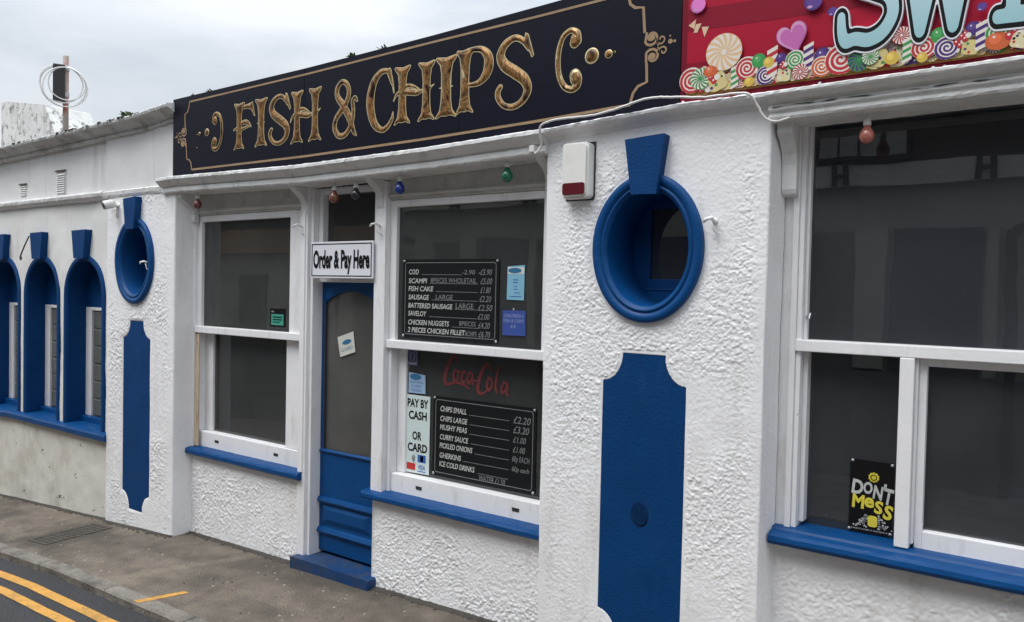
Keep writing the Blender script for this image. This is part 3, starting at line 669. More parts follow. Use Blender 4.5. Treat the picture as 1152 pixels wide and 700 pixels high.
b = MB(); b.box(-14, -7.0, -7, -.22, 3.05, 3.15); part(b, 'flat_roof', roofm, annex)
def arch_pts(c, r, z0, n=18): return [(c-r, z0)]+[(c+r*math.cos(t), ZS+r*math.sin(t)) for t in np.linspace(math.pi, 0, n)]+[(c+r, z0)]
for c in ARC:
    b = MB(); ring = [(AR, .11), (AR, .134), (.374, .139), (.345, .139), (.335, .132), (.327, .12), (.325, -.06)]
    L_ = [[P(u, v, z) for u, z in arch_pts(c, r, .648)] for r, v in ring]; n = len(L_[0]); vs = sum(L_, [])
    b.add(vs, [(k*n+j+1, k*n+j, (k+1)*n+j, (k+1)*n+j+1) for k in range(len(ring)-1) for j in range(n-1)])
    b.box(c-.34, c+.34, -.075, -.055, 1.752, 2.25)
    aw = part(b, 'arched_window', bluewall, annex)
    b = MB(); b.box(c-.325, c-.215, -.07, -.046, .70, 1.752); b.box(c+.225, c+.325, -.07, -.046, .70, 1.752); b.box(c-.215, c+.225, -.07, -.048, 1.722, 1.752)
    part(b, 'frame', frame_w, aw, bevel=.004)
    b = MB(); b.box(c-.33, c+.33, -.07, .0, .64, .70); part(b, 'inner_sill', blue, aw, bevel=.004)
    b = MB(); b.box(c-.215, c+.225, -.10, -.072, .70, 1.725); part(b, 'block_joints', mortar, aw)
    b = MB()
    for iu in range(2):
        for k in range(6):
            b.box(c-.205+.218*iu, c-.005+.218*iu, -.085, -.060+.004*random.random(), .712+.168*k, .866+.168*k)
    part(b, 'glass_blocks', glassblock, aw, bevel=.008)
    b = MB(); b.box(c-.33, c+.33, -.16, -.11, .65, 2.24); part(b, 'dark_backing', darkin, aw)
    b = MB(); b.prism([(c-.088, 2.212), (c+.088, 2.208), (c+.13, 2.475), (c-.13, 2.470)], .08, .185); part(b, 'keystone', bluewall, annex, bevel=.005)
b = MB(); prof = [(-.06, .565), (.165, .565), (.180, .575), (.182, .615), (.172, .632), (.12, .645), (-.06, .655)]
b.profile([(v, z-.02*0) for v, z in prof], -14, -6.895, nseg=90, jit=.002, zf=lambda u: -.01*(u < -9)); part(b, 'window_sill', blue, annex)
for u0, u1, z0, z1 in ((-7.955, -7.775, 2.842, 3.052), (-8.745, -8.605, 2.862, 2.972)):
    b = MB(); b.box(u0, u1, .10, .121, z0, z1)
    for k in range(int((z1-z0)/.021)): b.profile([(.121, z0+.006+.021*k), (.131, z0+.004+.021*k), (.121, z0+.020+.021*k)], u0+.008, u1-.008)
    b.box(u0-.004, u1+.004, .10, .136, z1, z1+.012, 1); part(b, 'air_vent', [parapet_w, ironm], annex)
b = MB(); b.box(-14, -7.0, -3, -2.9, -.7, 3.0); b.box(-14, -13.9, -3, .11, -.7, 3.1); part(b, 'inner_walls', darkin, annex)

# ------------------------------------------------------------------ the sweet shop bay
sweet = empty('sweet_shop_building', P(.2, 0, g(.2)), 'white sweet shop bay with one very wide window and a blue sill beyond the pillar', 'building')
def sw_mask(U, Z):
    lf = vnoise(U*3+8, Z*3, 12); return .70+.5*sstep(.36, .62, lf)
wpart(rough_wall('wall_under_window', [(-1.062, 0), (1.55, 0)], -.1, .875, .006, render_w, None, amp=.010, mask=sw_mask, seed=81, und=.007), sweet)
wpart(rough_wall('end_pillar', [(1.50, -.01), (1.51, .16), (2.7, .16), (2.72, 0)], -.1, 2.93, .014, render_w, None, amp=.0085, seed=91, und=.006), sweet)
b = MB(); prof = [(-.15, .855), (.058, .855), (.080, .862), (.090, .880), (.086, .900), (.070, .912), (.030, .918), (.022, .928), (-.010, .932), (-.15, .934)]
b.profile(prof, -1.058, 1.52, nseg=40, jit=.0015); part(b, 'window_sill', blue, sweet, smooth=False)
b = MB()
b.box(-1.062, -1.012, -.16, -.012, .93, 2.86); b.box(-1.012, -.985, -.16, .004, .928, 2.80); b.box(-.985, -.962, -.16, -.010, .928, 2.79)
b.box(-.962, -.947, -.16, -.040, 1.80, 2.79); b.box(-.962, -.940, -.16, -.055, .95, 1.748)
b.box(-.985, 1.46, -.09, .006, 1.750, 1.803)
b.box(-.547, -.490, -.13, .008, .935, 1.749); b.box(-.490, -.478, -.10, -.02, .95, 1.749)
b.box(-.478, -.447, -.11, -.045, .928, 1.749); b.box(-.447, .50, -.11, -.045, 1.715, 1.749); b.box(-.447, .50, -.11, -.045, .928, 1.008); b.box(.50, .53, -.11, -.045, .955, 1.749); b.box(.53, .59, -.13, .008, .935, 1.749)
b.box(1.44, 1.52, -.16, .004, .928, 2.80); b.box(.59, 1.44, -.12, -.075, .925, .975)
b.box(-1.062, 1.52, -.16, -.012, 2.795, 2.87)
wf = part(b, 'shop_window', frame_w, sweet, bevel=.004)
b = MB(); b.flat([(-.955, 1.79), (1.45, 1.79), (1.45, 2.80), (-.955, 2.80)], -.075); part(b, 'upper_pane', glass_dark, wf)
b = MB(); b.flat([(-.945, .930), (-.54, .930), (-.54, 1.755), (-.945, 1.755)], -.112); part(b, 'lower_pane', glass_dark, wf)
b = MB(); b.flat([(-.45, .99), (.505, .99), (.505, 1.72), (-.45, 1.72)], -.085); part(b, 'lower_pane', glass_dark, wf)
b = MB(); b.flat([(.585, .96), (1.445, .96), (1.445, 1.755), (.585, 1.755)], -.112); part(b, 'lower_pane', glass_dark, wf)
b = MB(); b.tube([P(-.955, -.05, 1.92), P(-.945, -.03, 1.90), P(-.935, -.03, 1.90), P(-.932, -.04, 1.925)], .004); part(b, 'window_catch', steelm, wf)
room(-1.06, 1.52, .5, 2.85, -1.6, sweet)
b = MB(); prof = [(-.02, 2.785), (.150, 2.785), (.190, 2.790), (.196, 2.800), (.196, 2.812), (.184, 2.816), (.184, 2.826), (.200, 2.832), (.200, 2.846), (.190, 2.849), (.188, 2.858), (.212, 2.868), (.240, 2.884), (.246, 2.892), (.246, 2.903), (.236, 2.908), (-.02, 2.915)]
b.profile(prof, -1.078, 1.62, nseg=120, jit=.0025, zf=lambda u: -.010+.012*(u+1)); part(b, 'cornice', cornice_w, sweet)
b = MB(); vs = []; cu = list(np.arange(-1.06, 1.6, .012))
for u in cu:
    w = .0055*max(.12, float(vnoise(np.array([u*22.]), np.array([0.]), 3)[0])*1.9-.45); zc_ = 2.8445+.012*(u+1)-.010+.0018*math.sin(u*31)
    vs += [P(u, .2035, zc_-w/2), P(u, .2015, zc_+w/2)]
b.add(vs, [(2*i, 2*i+2, 2*i+3, 2*i+1) for i in range(len(cu)-1)])
part(b, 'cornice_crack', slotm, sweet)
b = MB(); pr = [(-.012, 2.46), (.020, 2.46), (.040, 2.468), (.048, 2.49), (.048, 2.60), (.060, 2.65), (.10, 2.70), (.14, 2.73), (.14, 2.785), (-.012, 2.785)]
b.profile(pr, -1.055, -.990); part(b, 'cornice_bracket', cornice_w, sweet, bevel=.004)
b = MB(); b.box(-1.10, 2.7, -.22, .13, 2.86, 3.40); part(b, 'parapet_wall', parapet_w, sweet)
b = MB(); b.box(1.56, 2.7, -1.6, -.02, -.3, 3.2); part(b, 'inner_walls', darkin, sweet)

# ------------------------------------------------------------------ terrace across the street (seen in the window glass)
opp = empty('opposite_building', P(-5, 5.2, 0), 'pale rendered terrace with dark timbered upper storey across the street, mirrored in the windows', 'building')
opp_pale = mat('opposite_pale_render', (.42, .41, .38), .8, var=.12, vscale=1.5); opp_dark = mat('opposite_dark_tile', (.05, .042, .04), .8, var=.25, vscale=6); opp_timber = mat('opposite_dark_timber', (.03, .028, .028), .6); opp_brown = mat('opposite_brown_fascia', (.34, .20, .11), .8, var=.15)
opp_pil = mat('opposite_grey_plaster', (.47, .46, .43), .8, var=.12, vscale=4); opp_door = mat('opposite_dark_door', (.075, .085, .11), .5, var=.15, vscale=3); opp_white = mat('opposite_white_plaster', (.68, .67, .64), .7, var=.08)
b = MB(); b.box(-18, 5.5, 5.2, 5.5, -.9, 3.2); part(b, 'ground_floor_wall', opp_pale, opp)
b = MB(); b.box(-18, 5.5, 5.14, 5.5, 3.42, 5.0); part(b, 'upper_wall', opp_dark, opp)
b = MB(); b.box(-18, 5.5, 5.07, 5.5, -.9, 1.22); part(b, 'plinth', mat('opposite_grey_plinth', (.13, .13, .135), .7, var=.2, vscale=3), opp)
b = MB(); b.box(-9, 5.5, 5.10, 5.5, 3.20, 3.42); part(b, 'plaster_band', opp_white, opp)
b = MB(); b.box(-18, -9, 5.05, 5.5, 2.58, 3.02); part(b, 'shop_fascia', opp_brown, opp)
b = MB(); b.box(-18, -9, 5.10, 5.5, 3.02, 3.42); part(b, 'fascia_hood', opp_dark, opp)
for k in range(9):
    u = -8.80+1.345*k
    for du in (0, .125): b = MB(); b.box(u+du, u+du+.055, 5.06, 5.10, 3.20, 3.42); part(b, 'timber_stud', opp_timber, opp)
    b = MB(); b.box(u+.055, u+.125, 5.06, 5.10, 3.285, 3.325); part(b, 'timber_rail', opp_timber, opp)
for k in range(5):
    u = -10.51+2.72*k; b = MB(); b.box(u, u+.54, 5.15, 5.20, -.3, 2.72); part(b, 'dark_bay', mat('opposite_grey_shutter', (.16, .16, .155), .6, var=.1) if k == 0 else MATS['opposite_grey_shutter'], opp)
    b = MB(); b.box(u+.54, u+.84, 5.08, 5.20, 1.25, 2.74); part(b, 'pale_pilaster', opp_pil, opp)
    b = MB(); b.box(u+.89, u+1.70, 5.15, 5.20, -.3, 2.74); part(b, 'wide_door', opp_door, opp)
    b = MB(); b.box(u+1.75, u+1.86, 5.10, 5.20, 1.25, 2.74); part(b, 'pale_pilaster', opp_pil, opp)
    b = MB(); b.tube(catmull([P(u+2.35, 5.06, 2.72), P(u+2.12, 5.06, 2.74), P(u+2.00, 5.06, 2.66), P(u+1.97, 5.06, 2.4), P(u+1.97, 5.06, -.3)], 5), .05, sides=10); part(b, 'downpipe', opp_timber, opp)
for k in range(4):
    u = -16.9+2.1*k; b = MB(); b.box(u, u+.8, 5.15, 5.20, .6, 2.2); part(b, 'shop_window', MATS['opposite_grey_shutter'], opp)
for k in range(6):
    u = -13.5+2.25*k; b = MB(); b.box(u, u+.95, 5.06, 5.14, 3.46, 4.05); w_ = part(b, 'lattice_window', opp_timber, opp)
    for q in range(4):
        b = MB(); b.box(u+.04+.225*q, u+.235+.225*q, 5.045, 5.06, 3.50, 3.76); b.box(u+.04+.225*q, u+.235+.225*q, 5.045, 5.06, 3.79, 4.01)
        part(b, 'pane', mat('opposite_pane', (.36, .37, .38), .3, var=.25, vscale=9) if 'opposite_pane' not in MATS else MATS['opposite_pane'], w_)
b = MB(); b.add([P(-18.3, 4.9, 4.95), P(5.8, 4.9, 4.95), P(5.8, 8.2, 6.9), P(-18.3, 8.2, 6.9)], [(0, 1, 2, 3)]); part(b, 'roof', opp_dark, opp)

# ------------------------------------------------------------------ main signboard
SU = [-5.80, -4.2, -3.1, -2.21, -1.503]; ST = [3.462, 3.474, 3.496, 3.525, 3.552]
def st(u): return float(np.interp(u, SU, ST))
SV = .20
sign = empty('fish_and_chips_signboard', P(-3.65, SV, 2.85), 'long navy signboard with ornate gold FISH & CHIPS lettering above the door', 'signboard')
b = MB(); us = list(np.linspace(-5.806, -1.500, 45)); n = len(us)
bot = [P(u, SV, sb(u)) for u in us]; topv = [P(u, SV, st(u)) for u in us]
bb = [P(u, SV-.03, sb(u)) for u in us]; tb = [P(u, SV-.03, st(u)) for u in us]
b.add(bot+topv+bb+tb, [(i, i+1, n+i+1, n+i) for i in range(n-1)]+[(2*n+i, 2*n+i+1, i+1, i)[::1] for i in range(n-1)]+[(n+i, n+i+1, 3*n+i+1, 3*n+i) for i in range(n-1)]+[(0, n, 3*n, 2*n), (n-1, 3*n-1, 4*n-1, 2*n-1)])
part(b, 'board', navy, sign)
b = MB()
for u in (-4.22, -2.86): b.box(u, u+.003, SV, SV+.0012, sb(u)+.005, st(u)-.005)
part(b, 'sheet_joints', black, sign)
def qarc(c, r, a0, a1, n=9, ry=None): return [(c[0]+r*math.cos(math.radians(t)), c[1]+(ry or r)*math.sin(math.radians(t))) for t in np.linspace(a0, a1, n)]
b = MB(); GU = [-5.54, -4.2, -3.1, -2.3, -1.75]; GB = [2.888, 2.880, 2.892, 2.910, 2.930]; GT = [3.418, 3.432, 3.456, 3.468, 3.482]
lowline = [(u, float(np.interp(u, GU, GB))) for u in np.linspace(-5.538, -1.760, 40)]
upline = [(u, float(np.interp(u, GU, GT))) for u in np.linspace(-1.785, -5.575, 40)]
rr = qarc((-1.69, 2.945), .075, 190, 95)[0:]
path = lowline+[(-1.757, 2.945), (-1.745, 2.985), (-1.72, 3.015), (-1.672, 3.030)]+[(-1.676, 3.12)]
b.ribbon(path, .015, SV, 0)
b.ribbon([(-1.690, 3.27), (-1.700, 3.395), (-1.745, 3.402), (-1.772, 3.425), (-1.785, 3.482)], .015, SV, 0)
b.ribbon(upline+[(-5.585, 3.38), (-5.60, 3.345), (-5.640, 3.325), (-5.632, 3.205)], .013, SV, 0)
b.ribbon([(-5.618, 3.10), (-5.608, 2.975), (-5.575, 2.968), (-5.55, 2.94), (-5.538, 2.884)], .013, SV, 0)
part(b, 'border_line', goldline, sign)
# scroll ornaments at both ends
def spiral(c, r0, r1, a0, turns, n=34): return [(c[0]+(r0+(r1-r0)*t)*math.cos(math.radians(a0+360*turns*t)), c[1]+(r0+(r1-r0)*t)*math.sin(math.radians(a0+360*turns*t))) for t in np.linspace(0, 1, n)]
def disc(b, c, r, v, m=0, n=18, col=None, ry=None): b.flat([(c[0]+r*math.cos(t), c[1]+(ry or r)*math.sin(t)) for t in np.linspace(0, 2*math.pi, n, endpoint=False)], v, m, col)
def scrolls(u, z, s, k):
    b = MB()
    b.ribbon([(u+.004*s, z+.075)]+spiral((u+.030*s, z+.045), .040, .008, 180 if s > 0 else 0, 1.35*s)[2:], .013, SV, 0)
    b.ribbon([(u+.004*s, z-.075)]+spiral((u+.036*s, z-.045), .040, .008, 180 if s > 0 else 0, -1.35*s)[2:], .013, SV, 0, .0024)
    b.ribbon(spiral((u+.082*s, z+.030), .005, .027, 200 if s > 0 else -20, -1.1*s)+[(u+.066*s, z)], .008, SV, 0, .0028)
    b.ribbon(spiral((u+.092*s, z-.028), .005, .025, 160 if s > 0 else 20, 1.1*s)+[(u+.066*s, z-.004)], .008, SV, 0, .0032)
    disc(b, (u+.033*s, z+.045), .016, SV+.0036); disc(b, (u+.038*s, z-.045), .016, SV+.0036)
    disc(b, (u+.128*s, z+.012), .012, SV+.002, 0); disc(b, (u+.150*s, z+.010), .007, SV+.002, 0); disc(b, (u+.126*s, z+.038), .005, SV+.002, 0)
    part(b, 'scroll_ornament', goldline, sign)
scrolls(-1.682, 3.195, 1, 0); scrolls(-5.622, 3.150, -1, 1)
# letters: each is a cut-out with a soft raised face
def I_stem(x, w=.085, t=1., b_=0., f=1.):
    """one flared stem with split serifs, y 0..1"""
    s = w; e = .165*f
    L = [(-s*.95, .5), (-s*1.0, .28), (-s*1.25, .13), (-e*.95, .055), (-e*1.12, .015), (-e*1.0, -.012), (-e*.45, .030), (0, .018), (e*.45, .030), (e*1.0, -.012), (e*1.12, .015), (e*.95, .055), (s*1.25, .13), (s*1.0, .28), (s*.95, .5), (s*1.0, .72), (s*1.25, .87), (e*.95, .935), (e*1.12, .985), (e*.95, 1.012), (0, .985), (-e*.95, 1.012), (-e*1.12, .985), (-e*.95, .935), (-s*1.25, .87), (-s*1.0, .72)]
    return [(x+px, py) for px, py in L]
def thick(pts, n=8): return catmull(pts, n)
def GF(X, Y):
    d = poly_d(X, Y, I_stem(.19))
    d = np.minimum(d, poly_d(X, Y, thick([(.16, .93), (.40, .945), (.60, .975), (.63, .99), (.655, .90), (.70, .74), (.715, .66), (.66, .69), (.60, .79), (.50, .845), (.38, .85), (.2, .855)], 4)))
    d = np.minimum(d, stroke_d(X, Y, thick([(.02, .44, .03), (.12, .47, .035), (.26, .55, .045), (.40, .575, .055), (.50, .53, .045), (.58, .46, .02)])))
    d = np.minimum(d, stroke_d(X, Y, thick([(.24, .42, .04), (.38, .45, .035), (.54, .47, .02)])))
    return d
def GI(X, Y): return np.minimum(poly_d(X, Y, I_stem(.21, .088)), seg_d(X, Y, (.10, .50), (.32, .50), .012, .012))
def GS(X, Y):
    d = stroke_d(X, Y, thick([(.60, .77, .022), (.50, .91, .045), (.36, .965, .050), (.20, .90, .062), (.125, .76, .075), (.20, .62, .085), (.38, .50, .088), (.54, .38, .082), (.60, .24, .070), (.52, .10, .055), (.36, .035, .048), (.20, .07, .045), (.10, .18, .05), (.09, .27, .05), (.13, .33, .045)]))
    return np.minimum(d, poly_d(X, Y, [(.54, 1.02), (.60, .985), (.70, .69), (.655, .65), (.615, .74), (.52, .90)]))
def GH(X, Y):
    d = np.minimum(poly_d(X, Y, I_stem(.23, .085)), poly_d(X, Y, I_stem(.74, .085)))
    d = np.minimum(d, stroke_d(X, Y, thick([(.04, .42, .012), (.10, .52, .03), (.22, .56, .055), (.40, .53, .06), (.54, .50, .05), (.64, .52, .03)])))
    d = np.minimum(d, stroke_d(X, Y, thick([(.22, .55, .03), (.30, .64, .04), (.44, .63, .035), (.60, .54, .02)])))
    return np.minimum(d, seg_d(X, Y, (.80, .54), (.90, .60), .03, .008))
def GC(X, Y):
    d = stroke_d(X, Y, thick([(.60, .29, .012), (.575, .17, .035), (.48, .06, .045), (.36, .03, .050), (.21, .14, .070), (.125, .36, .085), (.115, .58, .088), (.18, .80, .075), (.31, .935, .055), (.44, .955, .045), (.52, .90, .035), (.58, .74, .025), (.615, .58, .012)]))
    return np.minimum(d, poly_d(X, Y, [(.44, .97), (.52, 1.0), (.55, .965), (.60, .74), (.56, .70), (.47, .88)]))
def GP(X, Y):
    d = poly_d(X, Y, I_stem(.20, .092))
    return np.minimum(d, stroke_d(X, Y, thick([(.16, .95, .045), (.34, .975, .045), (.52, .95, .055), (.64, .84, .082), (.665, .70, .095), (.62, .56, .085), (.50, .455, .055), (.36, .43, .040), (.28, .44, .035)])))
def GA(X, Y):
    return stroke_d(X, Y, thick([(.63, .60, .03), (.58, .66, .035), (.52, .60, .04), (.545, .44, .045), (.50, .22, .05), (.36, .06, .052), (.19, .045, .055), (.08, .17, .058), (.10, .33, .055), (.24, .47, .062), (.38, .62, .055), (.43, .78, .052), (.36, .92, .05), (.24, .955, .05), (.13, .86, .055), (.14, .72, .06), (.26, .58, .068), (.40, .40, .072), (.50, .22, .06), (.56, .08, .045), (.63, .01, .015)]))
LETTERS = [(GF, -5.005, -4.745, 2.990, 3.328), (GI, -4.765, -4.597, 2.990, 3.330), (GS, -4.612, -4.345, 2.982, 3.332), (GH, -4.372, -4.020, 2.975, 3.330), (GA, -3.935, -3.690, 2.968, 3.346),
           (GC, -3.625, -3.360, 2.972, 3.362), (GH, -3.392, -3.020, 3.000, 3.350), (GI, -3.052, -2.858, 3.000, 3.356), (GP, -2.888, -2.606, 3.008, 3.372), (GS, -2.612, -2.330, 2.992, 3.392)]
WID = {GF: .73, GI: .42, GS: .72, GH: .97, GA: .66, GC: .65, GP: .77}
def put_letter(fn, u0, u1, z0, z1, w):
    sx, sz = (u1-u0)/w, (z1-z0)
    to3 = lambda x, y, h: P(u0+x*sx, SV+h, z0+y*sz)
    bnd = (-.08, w+.10, -.08, 1.08); b = MB()
    sdf_fill(b, fn, bnd, .0165, to3, 0, level=-.002, h0=.0018)
    sdf_fill(b, fn, bnd, .0140, to3, 1, level=-.017, h0=.0032, slope=.12, hmax=.006)
    return part(b, 'gold_letter', [cream, gold], sign, smooth=False)
for fn, u0, u1, z0, z1 in LETTERS:
    o = put_letter(fn, u0, u1, z0, z1, WID[fn])
def flourish(c, s, sc):
    def fn(X, Y):
        d = stroke_d(X, Y, catmull([(.16*s, .34, .055), (.13*s, .42, .05), (.02*s, .47, .035), (-.12*s, .40, .035), (-.20*s, .22, .038), (-.225*s, 0, .040), (-.19*s, -.22, .038), (-.09*s, -.40, .040), (.06*s, -.47, .042), (.17*s, -.42, .05), (.19*s, -.32, .055)], 8))
        d = np.minimum(d, seg_d(X, Y, (.12*s, .30), (.10*s, .27), .10, .08)); return np.minimum(d, seg_d(X, Y, (.14*s, -.30), (.12*s, -.25), .10, .09))
    to3 = lambda x, y, h: P(c[0]+x*sc*.95, SV+h, c[1]+y*sc); b = MB()
    sdf_fill(b, fn, (-.4, .4, -.62, .62), .017, to3, 0, level=.014, h0=.0018); sdf_fill(b, fn, (-.4, .4, -.62, .62), .014, to3, 1, level=-.004, h0=.0036, slope=.14, hmax=.007)
    part(b, 'gold_flourish', [cream, gold], sign)
flourish((-2.118, 3.203), 1, .325); flourish((-5.212, 3.152), -1, .285)
for u, z, r in ((-1.983, 3.205, .037), (-1.886, 3.199, .020), (-1.853, 3.203, .006), (-5.341, 3.157, .026), (-5.441, 3.154, .013), (-5.47, 3.152, .005), (-5.47, 3.05, .005)):
    b = MB(); ns = 20; rings = [(1.12, .0018, 0), (1.0, .0030, 0), (.9, .0034, 1), (.6, .0075, 1), (.2, .009, 1)]
    vs = [P(u+r*k*math.cos(t), SV+h, z+r*k*math.sin(t)) for k, h, _ in rings for t in np.linspace(0, 2*math.pi, ns, endpoint=False)]
    for q in range(4): b.add(vs[q*ns:(q+2)*ns], [(j, (j+1) % ns, ns+(j+1) % ns, ns+j) for j in range(ns)], 0 if q < 2 else 1)
    b.add(vs[4*ns:], [tuple(range(ns))], 1); part(b, 'gold_dot', [cream, gold], sign)

# ------------------------------------------------------------------ sweet shop signboard
SVR = .204; SR1 = 1.75
ssign = empty('sweet_shop_signboard', P(-.2, SVR, 2.9), 'crimson signboard with pale blue SWE lettering over a heap of printed sweets', 'signboard')
b = MB(); b.prism([(-1.494, 2.897), (SR1, 2.903), (SR1, 3.60), (-1.494, 3.553)], SVR-.03, SVR, 0)
part(b, 'board', darkred, ssign)
def clipz(poly, z0, z1):
    return [(u, min(max(z, z0), z1)) for u, z in poly]
b = MB(); b.flat([(-1.466, 2.926), (SR1-.03, 2.932), (SR1-.03, 3.57), (-1.466, 3.525)], SVR+.0012, 0)
part(b, 'printed_face', redp, ssign)
b = MB()
for a, c, d, e in ((3.235, 3.335, 3.10, 3.18), (3.045, 3.085, 2.96, 2.985), (3.46, 3.515, 3.40, 3.46)):
    b.flat([(-1.466, a), (SR1-.03, d), (SR1-.03, e), (-1.466, c)], SVR+.0020, 0)
part(b, 'printed_ray', darkb, ssign)
CO = {'R': (.46, .02, .03), 'W': (.72, .66, .60), 'G': (.04, .28, .07), 'P': (.06, .02, .16), 'Y': (.60, .42, .07), 'O': (.55, .11, .03), 'K': (.48, .12, .36), 'C': (.68, .46, .26), 'V': (.52, .30, .50)}
CANDY = [('pin', -1.283, 3.108, 0.085, 'ORW'), ('bub', -1.413, 3.345, 0.037, 'K'), ('swirl', -1.435, 3.0, 0.060, 'RW'), ('rosette', -1.392, 3.002, 0.05, 'GW'), ('gum', -1.309, 2.963, 0.045, 'Y'), ('berry', -1.326, 2.995, 0.029, 'R'), ('rod', -1.229, 2.974, 0.048, 'GW'),
 ('ballo', -1.343, 3.028, 0.033, 'O'), ('swirl', -1.174, 3.018, 0.052, 'RW'), ('ball', -1.121, 3.043, 0.032, 'G'), ('swirl', -1.089, 2.968, 0.042, 'PW'), ('rod', -1.062, 3.016, 0.063, 'RW'), ('ball', -1.077, 3.029, 0.024, 'Y'), ('gum', -1.01, 2.958, 0.031, 'Y'), ('ball', -1.162, 2.949, 0.022, 'Y'),
 ('ball', -1.023, 3.039, 0.023, 'P'), ('heart', -0.977, 3.121, 0.085, 'K'), ('swirl', -0.963, 3.022, 0.042, 'GW'), ('rod', -0.908, 3.014, 0.057, 'PW'), ('pin', -0.94, 2.965, 0.034, 'RW'), ('ball', -0.85, 3.022, 0.034, 'P'), ('swirl', -0.852, 2.972, 0.044, 'OW'), ('swirl', -0.777, 2.994, 0.064, 'RW'), ('rosette', -0.702, 2.982, 0.048, 'GP'), ('gum', -0.651, 2.954, 0.026, 'Y'), ('ball', -0.634, 2.992, 0.025, 'G'),
 ('bub', -0.895, 3.257, 0.038, 'P'), ('bub', -0.815, 3.199, 0.019, 'P'), ('berry', -1.012, 3.005, 0.019, 'R'), ('gum', -0.637, 2.979, 0.040, 'Y'), ('pin', -0.549, 3.054, 0.036, 'RW'), ('rod', -0.527, 2.985, 0.046, 'GW'), ('swirl', -0.468, 2.992, 0.046, 'RW'), ('ball', -0.415, 3.031, 0.031, 'G'), ('ball', -0.473, 2.952, 0.02, 'Y'), ('swirl', -0.387, 2.975, 0.046, 'PW'),
 ('berry', -0.343, 2.99, 0.024, 'R'), ('gum', -0.309, 2.967, 0.031, 'Y'), ('ball', -0.301, 3.037, 0.027, 'P'), ('rod', -0.274, 2.997, 0.051, 'PW'), ('swirl', -0.219, 3.007, 0.044, 'GW'), ('ballo', -0.22, 2.972, 0.042, 'O'), ('berry', -0.166, 2.985, 0.033, 'R'), ('gum', -0.152, 2.966, 0.03, 'Y'), ('bub', -0.276, 3.113, 0.017, 'P'), ('berry', -0.327, 3.01, 0.021, 'R'), ('ball', -0.581, 2.968, 0.027, 'Y'), ('rosette', -0.661, 2.985, 0.033, 'GW')]
def rbox(u0, u1, v0, v1, z0, z1, r, n=5):
    pts = []
    for cx, cy, a in ((u1-r, z0+r, -90), (u1-r, z1-r, 0), (u0+r, z1-r, 90), (u0+r, z0+r, 180)): pts += [(cx+r*math.cos(math.radians(a+90*k/n)), cy+r*math.sin(math.radians(a+90*k/n))) for k in range(n+1)]
    return pts
EXTRA = []
rq = random.Random(5)
for k in range(150): EXTRA.append((rq.choice(['gum', 'gum', 'berry', 'swirl', 'ball', 'pin', 'rosette', 'rod']), -1.44+k*.0094+rq.uniform(-.01, .01), 2.945+(.095-.045*(k % 3))*rq.uniform(.6, 1), rq.uniform(.020, .031), rq.choice(['RW', 'GW', 'CW', 'PW', 'RW', 'CW', 'WR', 'CW', 'YW'])))
EXTRA.sort(key=lambda e: -e[2])
def dk(c, f): return tuple(x*f for x in c)
